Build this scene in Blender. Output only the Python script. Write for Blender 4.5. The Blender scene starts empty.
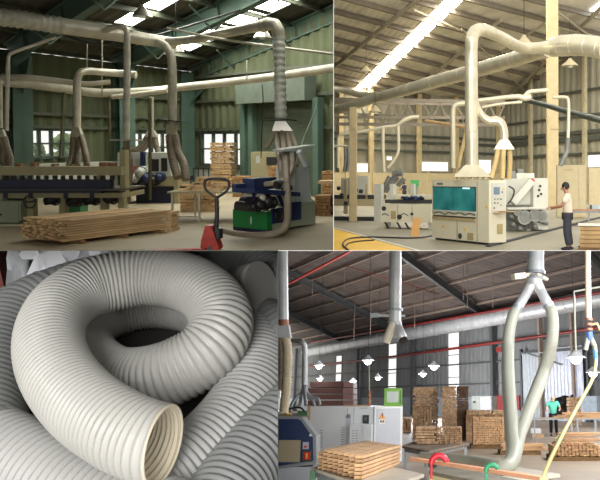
import bpy, bmesh, math, random
from mathutils import Vector, Matrix
random.seed(7)
SC = bpy.context.scene
COL = SC.collection
F = 800.0            # focal length in pixels of the 600x480 frame
CX, CY = 440.0, 170.0
EYE = 1.9
R = random.random
def U(a, b): return a + (b - a) * R()
def V(*a): return Vector(a)

# ------------------------------------------------------------------ camera
cd = bpy.data.cameras.new('camera'); cam = bpy.data.objects.new('camera', cd); COL.objects.link(cam)
cam.location = (0, 0, EYE); cam.rotation_euler = (math.pi / 2, 0, 0)
cd.sensor_width = 36; cd.lens = 36 * F / 600
cd.shift_x = (300 - CX) / 600; cd.shift_y = -(240 - CY) / 600
cd.clip_start = 0.05; cd.clip_end = 500
SC.camera = cam

# ------------------------------------------------------------------ the halls: each has a floor, an eye height and a slope of its own
class Hall:
    def __init__(s, hy, H, box):
        s.H = H; s.th = math.atan((CY - hy) / F)
        s.R = Matrix.Rotation(s.th, 3, 'X'); s.Ri = s.R.transposed()
        s.M = Matrix.Translation((0, 0, EYE)) @ s.R.to_4x4() @ Matrix.Translation((0, 0, -H))
        s.eye = V(0, 0, H); s.box = box; s.objs = []
    def ray(s, px, py): return s.Ri @ V((px - CX) / F, 1, -(py - CY) / F)
    def fl(s, px, py, z=0.0):
        d = s.ray(px, py); return s.eye + d * ((z - s.H) / d.z)
    def at(s, px, py, Y):
        d = s.ray(px, py); return s.eye + d * (Y / d.y)
    def on(s, px, py, pl):
        d = s.ray(px, py); P, N = pl
        return s.eye + d * ((P - s.eye).dot(N) / d.dot(N))
    def dirn(s, px, py):          # unit direction that vanishes at this pixel
        return s.ray(px, py).normalized()
    def proj(s, p):
        w = s.R @ (Vector(p) - s.eye)
        return (CX + F * w.x / w.y, CY - F * w.z / w.y)
    def ppm(s, p):                # pixels per metre at a point
        return F / (s.R @ (Vector(p) - s.eye)).y

# ------------------------------------------------------------------ materials
def lin(c):
    c = c / 255.0
    return c / 12.92 if c <= 0.04045 else ((c + 0.055) / 1.055) ** 2.4
def rgb(c): return (lin(c[0]), lin(c[1]), lin(c[2]), 1)
MATS = {}
def mat(name, c, rough=0.6, metal=0.0, var=0.12, scale=3.0, bump=0.0, bscale=20.0, rnd=0.0, stretch=None, c2=None, spec=0.5):
    if name in MATS: return MATS[name]
    m = bpy.data.materials.new(name); m.use_nodes = True; nt = m.node_tree; n = nt.nodes; l = nt.links
    b = n['Principled BSDF']; b.inputs['Roughness'].default_value = rough; b.inputs['Metallic'].default_value = metal
    b.inputs['Specular IOR Level'].default_value = spec
    tc = n.new('ShaderNodeTexCoord'); mp = n.new('ShaderNodeMapping'); l.new(tc.outputs['Object'], mp.inputs['Vector'])
    if stretch: mp.inputs['Scale'].default_value = stretch
    nz = n.new('ShaderNodeTexNoise'); nz.inputs['Scale'].default_value = scale; nz.inputs['Detail'].default_value = 5
    l.new(mp.outputs['Vector'], nz.inputs['Vector'])
    r = n.new('ShaderNodeValToRGB'); l.new(nz.outputs['Fac'], r.inputs['Fac'])
    a = rgb(c)
    if c2: lo, hi = rgb(c2), a
    else:
        lo = tuple(x * (1 - var) for x in a[:3]) + (1,); hi = tuple(min(1, x * (1 + var)) for x in a[:3]) + (1,)
    r.color_ramp.elements[0].color = lo; r.color_ramp.elements[1].color = hi
    r.color_ramp.elements[0].position = 0.35; r.color_ramp.elements[1].position = 0.65
    out = r.outputs['Color']
    if rnd:
        oi = n.new('ShaderNodeObjectInfo'); hv = n.new('ShaderNodeHueSaturation'); mr = n.new('ShaderNodeMapRange')
        mr.inputs['To Min'].default_value = 1 - rnd; mr.inputs['To Max'].default_value = 1 + rnd
        l.new(oi.outputs['Random'], mr.inputs['Value']); l.new(mr.outputs['Result'], hv.inputs['Value']); l.new(out, hv.inputs['Color']); out = hv.outputs['Color']
    l.new(out, b.inputs['Base Color'])
    if bump:
        n2 = n.new('ShaderNodeTexNoise'); n2.inputs['Scale'].default_value = bscale; l.new(tc.outputs['Object'], n2.inputs['Vector'])
        bp = n.new('ShaderNodeBump'); bp.inputs['Strength'].default_value = bump; bp.inputs['Distance'].default_value = 0.05
        l.new(n2.outputs['Fac'], bp.inputs['Height']); l.new(bp.outputs['Normal'], b.inputs['Normal'])
    MATS[name] = m; return m
def glow(name, c, s):
    if name in MATS: return MATS[name]
    m = bpy.data.materials.new(name); m.use_nodes = True; nt = m.node_tree; nt.nodes.clear()
    e = nt.nodes.new('ShaderNodeEmission'); o = nt.nodes.new('ShaderNodeOutputMaterial')
    e.inputs['Color'].default_value = rgb(c); e.inputs['Strength'].default_value = s
    nt.links.new(e.outputs[0], o.inputs['Surface']); MATS[name] = m; return m
def glass(name, c, rough=0.05, alpha=0.3):
    if name in MATS: return MATS[name]
    m = bpy.data.materials.new(name); m.use_nodes = True; b = m.node_tree.nodes['Principled BSDF']
    b.inputs['Base Color'].default_value = rgb(c); b.inputs['Roughness'].default_value = rough; b.inputs['Alpha'].default_value = alpha
    MATS[name] = m; return m

# ------------------------------------------------------------------ mesh builder
class MB:
    def __init__(s): s.v = []; s.f = []; s.sm = []
    def add(s, vs, fs, smooth=False):
        b = len(s.v); s.v += [Vector(x) for x in vs]
        for f in fs: s.f.append(tuple(b + i for i in f)); s.sm.append(smooth)
        return s
    def hexa(s, p):               # 8 points: bottom loop 0-3, top loop 4-7
        return s.add(p, [(3, 2, 1, 0), (4, 5, 6, 7), (0, 1, 5, 4), (1, 2, 6, 5), (2, 3, 7, 6), (3, 0, 4, 7)])
    def box(s, lo, hi, M=None, bev=0.0):
        x0, y0, z0 = lo; x1, y1, z1 = hi
        if bev:
            b = bmesh.new(); bmesh.ops.create_cube(b, size=1)
            for q in b.verts: q.co = V((x0 + x1) / 2 + q.co.x * (x1 - x0), (y0 + y1) / 2 + q.co.y * (y1 - y0), (z0 + z1) / 2 + q.co.z * (z1 - z0))
            bmesh.ops.bevel(b, geom=list(b.edges), offset=bev, segments=2, affect='EDGES')
            b.verts.index_update()
            p = [q.co.copy() for q in b.verts]; fs = [tuple(q.index for q in f.verts) for f in b.faces]; b.free()
            if M: p = [M @ q for q in p]
            return s.add(p, fs)
        p = [V(x0, y0, z0), V(x1, y0, z0), V(x1, y1, z0), V(x0, y1, z0), V(x0, y0, z1), V(x1, y0, z1), V(x1, y1, z1), V(x0, y1, z1)]
        if M: p = [M @ q for q in p]
        return s.hexa(p)
    def pbox(s, o, a, b, c):      # parallelepiped from a corner and three edge vectors
        o = Vector(o); a = Vector(a); b = Vector(b); c = Vector(c)
        return s.hexa([o, o + a, o + a + b, o + b, o + c, o + a + c, o + a + b + c, o + b + c])
    def beam(s, p0, p1, w, h, up=(0, 0, 1)):
        p0 = Vector(p0); p1 = Vector(p1); d = (p1 - p0)
        x = d.cross(Vector(up)).normalized() * w; y = x.cross(d).normalized() * h
        return s.pbox(p0 - x / 2 - y / 2, d, x, y)
    def ibeam(s, p0, p1, w, h, up=(0, 0, 1), t=0.03):
        p0 = Vector(p0); p1 = Vector(p1); d = p1 - p0
        x = d.cross(Vector(up)).normalized(); y = x.cross(d).normalized()
        s.pbox(p0 - x * w / 2 - y * h / 2, d, x * w, y * t); s.pbox(p0 - x * w / 2 + y * (h / 2 - t), d, x * w, y * t)
        return s.pbox(p0 - x * t / 2 - y * h / 2, d, x * t, y * h)
    def tube(s, pts, r, seg=12, cap=True, spline=0, rfun=None, inner=0.0):
        pts = [Vector(p) for p in pts]; rs = list(r) if isinstance(r, (list, tuple)) else [r] * len(pts)
        if spline: pts, rs = crom(pts, rs, spline)
        n = len(pts); T = []
        for i in range(n):
            a = pts[max(i - 1, 0)]; b = pts[min(i + 1, n - 1)]; T.append((b - a).normalized())
        u = T[0].orthogonal().normalized(); b0 = len(s.v); L = 0.0; vs = []
        for i in range(n):
            u = (u - T[i] * u.dot(T[i])).normalized(); w = T[i].cross(u)
            if i: L += (pts[i] - pts[i - 1]).length
            for k in range(seg):
                t = 2 * math.pi * k / seg; rr = rs[i] if rfun is None else rfun(L, t, rs[i])
                vs.append(pts[i] + (u * math.cos(t) + w * math.sin(t)) * rr)
        fs = [(i * seg + k, i * seg + (k + 1) % seg, (i + 1) * seg + (k + 1) % seg, (i + 1) * seg + k) for i in range(n - 1) for k in range(seg)]
        s.add(vs, fs, True)
        if cap: s.add(vs[:seg], [tuple(range(seg))[::-1]]); s.add(vs[-seg:], [tuple(range(seg))])
        return s
    def cyl(s, p0, p1, r0, r1=None, seg=16, cap=True): return s.tube([p0, p1], [r0, r0 if r1 is None else r1], seg, cap)
    def quad(s, a, b, c, d): return s.add([a, b, c, d], [(0, 1, 2, 3)])
    def disc(s, c, n, r, seg=20, th=0.01):
        n = Vector(n).normalized(); c = Vector(c); return s.cyl(c - n * th / 2, c + n * th / 2, r, r, seg)
    def ring(s, c, n, r, rt, seg=24, ts=6):
        n = Vector(n).normalized(); u = n.orthogonal().normalized(); w = n.cross(u); c = Vector(c); vs = []
        for i in range(seg):
            t = 2 * math.pi * i / seg; d = u * math.cos(t) + w * math.sin(t)
            for k in range(ts):
                q = 2 * math.pi * k / ts; vs.append(c + d * (r + rt * math.cos(q)) + n * rt * math.sin(q))
        fs = [(i * ts + k, i * ts + (k + 1) % ts, ((i + 1) % seg) * ts + (k + 1) % ts, ((i + 1) % seg) * ts + k) for i in range(seg) for k in range(ts)]
        return s.add(vs, fs, True)
    def ball(s, c, rx, ry=None, rz=None, seg=14, rings=9, M=None):
        ry = ry or rx; rz = rz or rx; c = Vector(c); vs = []
        for i in range(rings + 1):
            a = math.pi * i / rings
            for k in range(seg):
                t = 2 * math.pi * k / seg; q = V(rx * math.sin(a) * math.cos(t), ry * math.sin(a) * math.sin(t), rz * math.cos(a))
                vs.append(c + (M @ q if M else q))
        fs = [(i * seg + k, (i + 1) * seg + k, (i + 1) * seg + (k + 1) % seg, i * seg + (k + 1) % seg) for i in range(rings) for k in range(seg)]
        return s.add(vs, fs, True)
    def prism(s, loop, d):        # a flat outline pushed along d
        n = len(loop); d = Vector(d); loop = [Vector(p) for p in loop]
        return s.add(loop + [p + d for p in loop], [tuple(range(n))[::-1], tuple(range(n, 2 * n))] + [(i, (i + 1) % n, (i + 1) % n + n, i + n) for i in range(n)])
    def frustum(s, lo, hi):       # two 4-point loops
        return s.hexa(list(lo) + list(hi))
    def mesh(s, name, m, Mi=None):
        me = bpy.data.meshes.new(name); vs = [Mi @ q for q in s.v] if Mi else s.v
        me.from_pydata([tuple(q) for q in vs], [], s.f); me.polygons.foreach_set('use_smooth', s.sm)
        me.materials.append(m)
        b = bmesh.new(); b.from_mesh(me); bmesh.ops.remove_doubles(b, verts=b.verts, dist=1e-5); bmesh.ops.recalc_face_normals(b, faces=b.faces)
        for e in b.edges:
            if len(e.link_faces) == 2 and e.calc_face_angle(0) > 0.85: e.smooth = False
        b.to_mesh(me); b.free()
        return me
def crom(pts, rs, k):
    P = [pts[0] * 2 - pts[1]] + pts + [pts[-1] * 2 - pts[-2]]; op, orr = [], []
    for i in range(1, len(P) - 2):
        p0, p1, p2, p3 = P[i - 1:i + 3]
        for j in range(k):
            t = j / k
            op.append(0.5 * ((2 * p1) + (p2 - p0) * t + (2 * p0 - 5 * p1 + 4 * p2 - p3) * t * t + (3 * p1 - p0 - 3 * p2 + p3) * t ** 3))
            orr.append(rs[i - 1] * (1 - t) + rs[min(i, len(rs) - 1)] * t)
    op.append(pts[-1]); orr.append(rs[-1]); return op, orr
def resample(pts, step):
    out = [pts[0].copy()]; acc = 0.0
    for a, b in zip(pts, pts[1:]):
        L = (b - a).length
        if L < 1e-9: continue
        t = step - acc
        while t <= L: out.append(a.lerp(b, t / L)); t += step
        acc = (acc + L) % step
    return out

# ------------------------------------------------------------------ objects
class Th:                          # a thing: an Empty at its base, parts under it
    def __init__(s, hall, name, label, cat, loc=(0, 0, 0), rot=0.0, group=None, parent=None):
        s.h = hall; s.L = Matrix.Translation(Vector(loc)) @ Matrix.Rotation(rot, 4, 'Z'); s.Li = s.L.inverted()
        s.o = bpy.data.objects.new(name, None); COL.objects.link(s.o); s.o.matrix_world = hall.M @ s.L; s.o.empty_display_size = 0.1
        s.o['label'] = label; s.o['category'] = cat
        if group: s.o['group'] = group
    def part(s, name, mb, m, local=True, parent=None, label=None):
        o = bpy.data.objects.new(name, mb.mesh(name, m, None if local else s.Li)); COL.objects.link(o)
        o.parent = parent or s.o
        if label: o['label'] = label
        s.h.objs.append(o); return o
def tag(o, label=None, cat=None, group=None, kind=None):
    for k, q in (('label', label), ('category', cat), ('group', group), ('kind', kind)):
        if q: o[k] = q
    return o
def solo(hall, name, mb, m, label=None, cat=None, group=None, kind=None, loc=None):   # a thing of one mesh, given in hall coordinates
    if loc is None:
        xs = [q.x for q in mb.v]; ys = [q.y for q in mb.v]; loc = V((min(xs) + max(xs)) / 2, (min(ys) + max(ys)) / 2, min(q.z for q in mb.v))
    L = Matrix.Translation(loc); o = bpy.data.objects.new(name, mb.mesh(name, m, L.inverted())); COL.objects.link(o)
    o.matrix_world = hall.M @ L; hall.objs.append(o); return tag(o, label, cat, group, kind)
def struct(hall, name, mb, m): return solo(hall, name, mb, m, kind='structure', loc=V(0, 0, 0))
def substruct(hall, name, mb, m, parent):
    o = bpy.data.objects.new(name, mb.mesh(name, m)); COL.objects.link(o); o.parent = parent; hall.objs.append(o); return o
def dup(hall, root, loc, rot=0.0, label=None, group=None):
    L = Matrix.Translation(Vector(loc)) @ (rot if isinstance(rot, Matrix) else Matrix.Rotation(rot, 4, 'Z'))
    c = root.copy(); COL.objects.link(c); c.matrix_world = hall.M @ L
    if c.type == 'MESH': hall.objs.append(c)
    def kids(a, b):
        for ch in list(a.children):
            d = ch.copy(); COL.objects.link(d); d.parent = b; hall.objs.append(d); kids(ch, d)
    kids(root, c)
    if label: c['label'] = label
    if group: c['group'] = group
    return c
def mirror_free(a): return a

def corr_wall(P, d, n, L, ztop, pitch, depth, holes=(), z0=0.0):
    """profiled sheet: strips along d from P, ztop(s) gives the top, holes are (s0,s1,z0,z1)"""
    mb = MB(); cuts = sorted({0.0, L} | {h[0] for h in holes} | {h[1] for h in holes}); ss = []
    k = 0
    while k * pitch / 4 < L: ss.append(k * pitch / 4); k += 1
    def off(q):
        t = (q / pitch) % 1.0
        return depth * (0 if t < .25 else (t - .25) * 4 if t < .5 else 1 if t < .75 else 1 - (t - .75) * 4)
    xs = sorted(set(ss) | set(cuts)); xs = [x for x in xs if 0 <= x <= L]
    for a, b in zip(xs, xs[1:]):
        if b - a < 1e-5: continue
        m = (a + b) / 2; seg = [(z0, None)]
        iv = sorted((h[2], h[3]) for h in holes if h[0] - 1e-6 < m < h[1] + 1e-6); cur = z0; out = []
        for u, v in iv: out.append((cur, u)); cur = v
        out.append((cur, None))
        for u, v in out:
            za = u; ta = ztop(a) if v is None else v; tb = ztop(b) if v is None else v
            pa = P + d * a + n * off(a); pb = P + d * b + n * off(b)
            mb.quad(pa + V(0, 0, za), pb + V(0, 0, za), pb + V(0, 0, tb), pa + V(0, 0, ta))
    return mb
def rot_to(ex): return math.atan2(ex.y, ex.x)
def flat(v): v = Vector(v); v.z = 0; return v.normalized()

def battens(o, ex, ey, nx, nz, L, w, t, jl=0.06, jw=0.15, gap=1.12, cross=0):
    """a pile of sawn pieces: ey is their length direction, nx side by side, nz layers"""
    mb = MB(); o = Vector(o)
    for k in range(nz):
        a, b = (ex, ey)
        for i in range(nx):
            l = L * U(1 - jl, 1.0); s = U(0, L - l) if jl else 0; dx = U(-jw, jw) * w
            q = o + a * (i * w * gap + dx) + b * s + V(0, 0, k * t * gap)
            mb.pbox(q, a * w * U(.85, 1), b * l, V(0, 0, t * U(.8, 1)))
    return mb
def pallet(hall, name, label, o, ex, ey, wx, wy, m, group=None):
    t = Th(hall, name, label, 'pallet', o, rot_to(ex), group)
    sgn = 1 if ex.cross(ey).z > 0 else -1
    for k in range(7):
        a = k * (wx - .1) / 6
        t.part('deck_board', MB().box((a, 0, .11), (a + .1, wy, .13)) if sgn > 0 else MB().box((a, -wy, .11), (a + .1, 0, .13)), m)
    for k in range(3):
        b = k * (wy - .1) / 2
        t.part('runner', MB().box((0, b if sgn > 0 else -b - .1, 0.0), (wx, (b + .1) if sgn > 0 else -b, .108)), m)
    return t

def lamp_area(hall, name, p, aim, size, power, c=(255, 250, 235), sy=None):
    ld = bpy.data.lights.new(name, 'AREA'); ld.energy = power; ld.color = rgb(c)[:3]; ld.shape = 'RECTANGLE'; ld.size = size; ld.size_y = sy or size
    o = bpy.data.objects.new(name, ld); COL.objects.link(o)
    d = (Vector(aim) - Vector(p)).normalized(); q = d.to_track_quat('-Z', 'Y')
    o.matrix_world = hall.M @ Matrix.Translation(Vector(p)) @ q.to_matrix().to_4x4(); return o

def bay_and_fill_light(hall, p, power, r=.25, c=(244, 248, 255)):
    ld = bpy.data.lights.new('bay_and_fill_light', 'POINT'); ld.energy = power; ld.color = rgb(c)[:3]; ld.shadow_soft_size = r
    o = bpy.data.objects.new('bay_and_fill_light', ld); COL.objects.link(o); o.matrix_world = hall.M @ Matrix.Translation(Vector(p)); return o

def skin(verts, edges, radii, lvl=2):
    me = bpy.data.meshes.new('skin'); me.from_pydata([tuple(v) for v in verts], edges, []); o = bpy.data.objects.new('skin', me); COL.objects.link(o)
    md = o.modifiers.new('s', 'SKIN'); me.skin_vertices.new() if not me.skin_vertices else None
    for i, sv in enumerate(me.skin_vertices[0].data):
        r = radii[i]; sv.radius = r if isinstance(r, tuple) else (r, r); sv.use_root = (i == 0)
    sb = o.modifiers.new('u', 'SUBSURF'); sb.levels = lvl; sb.render_levels = lvl
    dg = bpy.context.evaluated_depsgraph_get(); dg.update(); ev = o.evaluated_get(dg); m2 = ev.to_mesh()
    mb = MB(); mb.add([v.co.copy() for v in m2.vertices], [tuple(p.vertices) for p in m2.polygons], True); ev.to_mesh_clear()
    bpy.data.objects.remove(o); bpy.data.meshes.remove(me); return mb

def person(hall, label, loc, rot, J, shirt, trousers, skinm, hairm, shoem, s=1.0, face=None, cap=None):
    """J: joints in person space (x right, y forward, z up), metres"""
    t = Th(hall, 'person', label, 'person', loc, rot)
    Vs, E, Rd, ix = [], [], [], {}
    def j(n, p, r, par=None):
        ix[n] = len(Vs); Vs.append(Vector(p) * s); Rd.append((r[0] * s, r[1] * s) if isinstance(r, tuple) else r * s)
        if par: E.append((ix[par], ix[n]))
    j('pel', J['pel'], (.125, .095)); j('waist', J['pel'].lerp(J['chest'], .5), (.115, .085), 'pel'); j('chest', J['chest'], (.135, .095), 'waist'); j('neck', J['neck'], .05, 'chest')
    j('skull', J['neck'].lerp(J['head'], .6), .062, 'neck'); j('head', J['head'], (.075, .088), 'skull'); j('crown', J['head'] + V(0, 0, .06), (.06, .07), 'head')
    for q in 'lr':
        sx = -1 if q == 'l' else 1
        j('sh' + q, J['sh' + q], .055, 'chest'); j('el' + q, J['el' + q], .038, 'sh' + q); j('wr' + q, J['wr' + q], .027, 'el' + q)
        d = (J['wr' + q] - J['el' + q]).normalized(); side = d.cross(V(0, 0, 1)).normalized() * sx
        palm = J['wr' + q] + d * .05; j('pa' + q, palm, (.035, .018), 'wr' + q)
        j('hp' + q, J['hp' + q], .085, 'pel'); j('kn' + q, J['kn' + q], .055, 'hp' + q); j('an' + q, J['an' + q], .038, 'kn' + q)
    body = skin(Vs, E, Rd); 
    for q in 'lr':                # five fingers per hand, rooted in the palm
        sx = -1 if q == 'l' else 1; d = (J['wr' + q] - J['el' + q]).normalized(); side = d.cross(V(0, 0, 1)).normalized(); palm = J['wr' + q] + d * .05
        for k, (o_, l_) in enumerate(((-.027, .065), (-.009, .078), (.009, .072), (.027, .055))):
            a = palm + side * o_ + d * .02; b = a + d * l_ * .55 - V(0, 0, .008); c = b + d * l_ * .4 - V(0, 0, .022)
            body.tube([a * s, b * s, c * s], [.009 * s, .0085 * s, .006 * s], 8, spline=3)
        a = palm - d * .03 + side * sx * -.02; b = a + side * sx * -.03 + d * .025; c = b + d * .03 - V(0, 0, .01)
        body.tube([a * s, b * s, c * s], [.011 * s, .01 * s, .007 * s], 8, spline=3)
    h = J['head'] * s; fw = J.get('look', V(0, 1, 0)).normalized(); sd = fw.cross(V(0, 0, 1)).normalized()
    body.ball(h + fw * .088 * s - V(0, 0, .012 * s), .013 * s, .016 * s, .022 * s)
    for k in (-1, 1): body.ball(h + sd * k * .077 * s - V(0, 0, .005 * s), .012 * s, .02 * s, .03 * s)
    t.part('body', body, skinm)
    for k in (-1, 1):
        t.part('eye', MB().ball(h + fw * .083 * s + sd * k * .03 * s + V(0, 0, .015 * s), .009 * s), mat('eye_dark', (35, 28, 25), .3))
    t.part('mouth', MB().ball(h + fw * .086 * s - V(0, 0, .045 * s), .02 * s, .006 * s, .005 * s, M=Matrix.Rotation(rot_to(sd), 3, 'Z')), mat('lip', (150, 85, 75)))
    # shirt with sleeves
    sv = [J['pel'] + V(0, 0, -.1), J['pel'].lerp(J['chest'], .5), J['chest'], J['chest'].lerp(J['neck'], .55)]
    vs = [q * s for q in sv]; es = [(0, 1), (1, 2), (2, 3)]; rd = [(.175, .14), (.16, .125), (.17, .125), (.09, .08)]
    for q in 'lr':
        i = len(vs); vs += [J['sh' + q] * s, J['sh' + q].lerp(J['el' + q], .75) * s]; es += [(2, i), (i, i + 1)]; rd += [.08, .072]
    t.part('shirt', skin(vs, es, [(a[0] * s, a[1] * s) if isinstance(a, tuple) else a * s for a in rd]), shirt)
    vs = [J['pel'] * s]; es = []; rd = [(.135 * s, .105 * s)]
    for q in 'lr':
        i = len(vs); vs += [J['hp' + q] * s, J['kn' + q] * s, (J['an' + q] + V(0, 0, .03)) * s]; es += [(0, i), (i, i + 1), (i + 1, i + 2)]; rd += [.105 * s, .082 * s, .07 * s]
    t.part('trousers', skin(vs, es, rd), trousers)
    for q in 'lr':
        a = J['an' + q] * s; t.part('shoe', MB().ball(V(a.x, a.y + .06 * s, .045 * s), .048 * s, .13 * s, .045 * s), shoem)
    hb = MB().ball(h + V(0, 0, .03 * s) - fw * .03 * s, .094 * s, .098 * s, .105 * s, M=Matrix.Rotation(rot_to(sd), 3, 'Z'))
    if cap: t.part('head_scarf', hb, cap)
    else: t.part('hair', hb, hairm)
    if face: t.part('face_mask', MB().ball(h + fw * .055 * s - V(0, 0, .035 * s), .06 * s, .045 * s, .045 * s, M=Matrix.Rotation(rot_to(sd), 3, 'Z')), face)
    return t
# ================================================================== HALL A: the green joinery hall, upper left
A = Hall(140, 2.0, (None, None, 333.6, 250.6))
HALLS = [A]
m_cladA = mat('green_grey_sheet', (88, 94, 66), .8, var=.12, scale=.6)
m_teal = mat('teal_steel_paint', (80, 104, 90), .55, var=.1, scale=1)
m_roofA = mat('dim_roof_sheet', (70, 67, 55), .85, var=.18, scale=.5)
m_purA = mat('grey_green_purlin', (84, 88, 72), .7, var=.1)
m_floorA = mat('worn_concrete_floor', (158, 144, 116), .65, var=.12, scale=.45, bump=.1, bscale=6)
m_galv = mat('galvanised_duct', (196, 190, 170), .36, .25, var=.14, scale=2.5)
m_galvd = mat('dull_ribbed_duct', (178, 174, 154), .45, .1, var=.15, scale=6)
m_flexg = mat('brown_grey_flexible_hose', (130, 118, 98), .6, var=.15, scale=4)
m_khaki = mat('khaki_machine_paint', (158, 150, 112), .55, var=.06)
m_sage = mat('sage_machine_paint', (150, 158, 132), .5, var=.06)
m_navy = mat('dark_navy_paint', (24, 28, 56), .5, var=.15)
m_blueA = mat('machine_blue', (30, 44, 80), .5, var=.1)
m_greenA = mat('bright_green_panel', (22, 118, 56), .45, var=.08)
m_blk = mat('black_iron', (34, 32, 30), .5, var=.2)
m_whA = mat('white_machine_cover', (186, 192, 182), .45, var=.05)
m_redA = mat('worn_red_enamel', (168, 42, 26), .5, var=.25, scale=8)
m_board = mat('sawn_pale_board', (205, 172, 126), .75, var=.14, scale=2.2, stretch=(1, 9, 9), rnd=.2)
m_boardx = mat('sawn_brown_board', (166, 128, 82), .8, var=.2, scale=2.2, stretch=(1, 9, 9), rnd=.25)
m_pal = mat('pallet_wood', (128, 98, 62), .85, var=.2, scale=4)
m_glz = glass('window_glass', (205, 220, 200), .3, .3)
m_tree = mat('garden_leaves', (120, 150, 84), .9, var=.3, scale=2.0, c2=(44, 62, 34))
m_pale = mat('pale_low_wall', (170, 172, 160), .8)
sky = glow('daylight_sheet', (255, 255, 245), 20)

e2A = flat(A.dirn(750, 140)); e1A = flat(A.dirn(-400, 140))
gP = A.fl(193, 186)                                    # far corner of the hall
gN = V(e1A.y, -e1A.x, 0);  gN = gN if gN.y < 0 else -gN
sN = V(e2A.y, -e2A.x, 0);  sN = sN if sN.y < 0 else -sN
gab = (gP, gN); side = (gP, sN)
cT = A.on(193, 72, gab)
rT = A.on(333, 12, gab); raf = (rT - cT).normalized()
roofN = raf.cross(e2A).normalized(); roof = (cT, roofN)
h_eave = cT.z; slope = raf.z / V(raf.x, raf.y, 0).length
# floor
mb = MB(); mb.quad(V(-60, 6, 0), V(20, 6, 0), V(20, 60, 0), V(-60, 60, 0)); struct(A, 'floor', mb, m_floorA)
# gable wall, towards the viewer on the right
g1 = -e1A
def sg(px, py=150): return (A.on(px, py, gab) - gP).dot(g1)
def zg(px, py): return A.on(px, py, gab).z
w3 = (sg(204), sg(249), zg(225, 164), zg(225, 134))
Lg = sg(333) + 3
mb = corr_wall(gP, g1, gN, Lg, lambda s: h_eave + s * slope, .55, .09, [w3], 0)
struct(A, 'wall_gable', mb, m_cladA)
s1 = -e2A
def ss(px, py=140): return (A.on(px, py, side) - gP).dot(s1)
def zs(px, py): return A.on(px, py, side).z
w1 = (ss(73), ss(25), zs(50, 156), zs(50, 131)); w2 = (ss(172), ss(127), zs(150, 161), zs(150, 134)); w0 = (ss(5), ss(-30), zs(0, 156), zs(0, 131))
mb = corr_wall(gP, s1, sN, 58.0, lambda s: h_eave, .55, .09, [w1, w2], 0)
struct(A, 'wall_side', mb, m_cladA)
def window(hall, n, P, d, nn, w, nv, nh, fm, gm, fr=.07):
    s0, s1_, z0, z1 = w; mb = MB()
    def bx(a, b, c, e): mb.pbox(P + d * a + nn * .12 + V(0, 0, c), d * (b - a), nn * -.14, V(0, 0, e - c))
    bx(s0 - fr, s1_ + fr, z0 - fr, z0); bx(s0 - fr, s1_ + fr, z1, z1 + fr); bx(s0 - fr, s0, z0, z1); bx(s1_, s1_ + fr, z0, z1)
    for k in range(1, nv): a = s0 + (s1_ - s0) * k / nv; bx(a - fr * .4, a + fr * .4, z0, z1)
    for k in range(1, nh): a = z0 + (z1 - z0) * k / nh; bx(s0, s1_, a - fr * .35, a + fr * .35)
    o = struct(hall, 'window_%d' % n, mb, fm)
    g = MB().quad(P + d * s0 + nn * .05 + V(0, 0, z0), P + d * s1_ + nn * .05 + V(0, 0, z0), P + d * s1_ + nn * .05 + V(0, 0, z1), P + d * s0 + nn * .05 + V(0, 0, z1))
    substruct(hall, 'glass', g, gm, o)
m_frA = mat('green_window_frame', (70, 84, 74), .6)
window(A, 1, gP, s1, sN, w1, 4, 2, m_frA, m_glz, .09); window(A, 2, gP, s1, sN, w2, 4, 2, m_frA, m_glz, .09); window(A, 3, gP, g1, gN, w3, 4, 2, m_frA, m_glz, .09)
# low pale wall strips under the windows
mb = MB(); mb.pbox(gP + gN * .1 + V(0, 0, zg(215, 186)), g1 * sg(262), gN * .06, V(0, 0, zg(215, 169) - zg(215, 186))); struct(A, 'trim_1', mb, m_pale)
mb = MB(); mb.pbox(gP + sN * .1 + V(0, 0, 0), s1 * ss(-20), sN * .06, V(0, 0, zs(50, 163))); struct(A, 'trim_2', mb, m_pale)
# girts along the walls
mb = MB()
for py in (98, 118, 129): mb.beam(gP + sN * .16 + V(0, 0, zs(150, py)), gP + sN * .16 + s1 * ss(-20) + V(0, 0, zs(150, py)), .1, .1)
struct(A, 'trim_3', mb, m_purA)
mb = MB()
for py in (75, 100, 129, 168): mb.beam(gP + gN * .16 + V(0, 0, zg(230, py)), gP + gN * .16 + g1 * Lg + V(0, 0, zg(230, py)), .1, .1)
struct(A, 'trim_4', mb, m_purA)
# roof sheet
S1 = ss(115); S2 = ss(10)
mb = MB(); o0 = cT + e2A * .6 - raf * 1.0 + roofN * .35 * (1 if roofN.z > 0 else -1)
up = roofN if roofN.z > 0 else -roofN
# strips of daylight sheet lie between frames; the roof sheet leaves them open
def uv(px, py):
    q = A.on(px, py, (cT + up * .3, up)); d = q - cT; v = d.dot(raf); u = (d - raf * v).dot(-e2A); return u, v
st1 = (uv(66, 34)[0], uv(78, 34)[0]); st2 = (uv(238, 16)[0], uv(256, 16)[0])
print('A roof', S1, S2, st1, st2, cT, Lg)
US = [-.6]
def strip_at(px, py, w):
    u, v = uv(px, py); return (u - w / 2, u + w / 2)
stA = strip_at(250, 12, 1.15); stB = strip_at(98, 21, .85); stC = (stA[0] - 2.4, stA[1] - 2.6)
edges = sorted([stA, stB]); cur = -.5; VL = 26.0; pitch = .5
def roofpt(u, v, w=.3): return cT - e2A * u + raf * v + up * w
def roof_part(mb, u0, u1, v0, v1):
    k = max(1, int((u1 - u0) / .25))
    for i in range(k):
        a = u0 + (u1 - u0) * i / k; b = u0 + (u1 - u0) * (i + 1) / k; za = .3 + .05 * (i % 2); zb = .3 + .05 * ((i + 1) % 2)
        mb.quad(roofpt(a, v0, za), roofpt(b, v0, zb), roofpt(b, v1, zb), roofpt(a, v1, za))
for a, b in edges:
    roof_part(mb, cur, a, -.6, VL); cur = b
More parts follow.
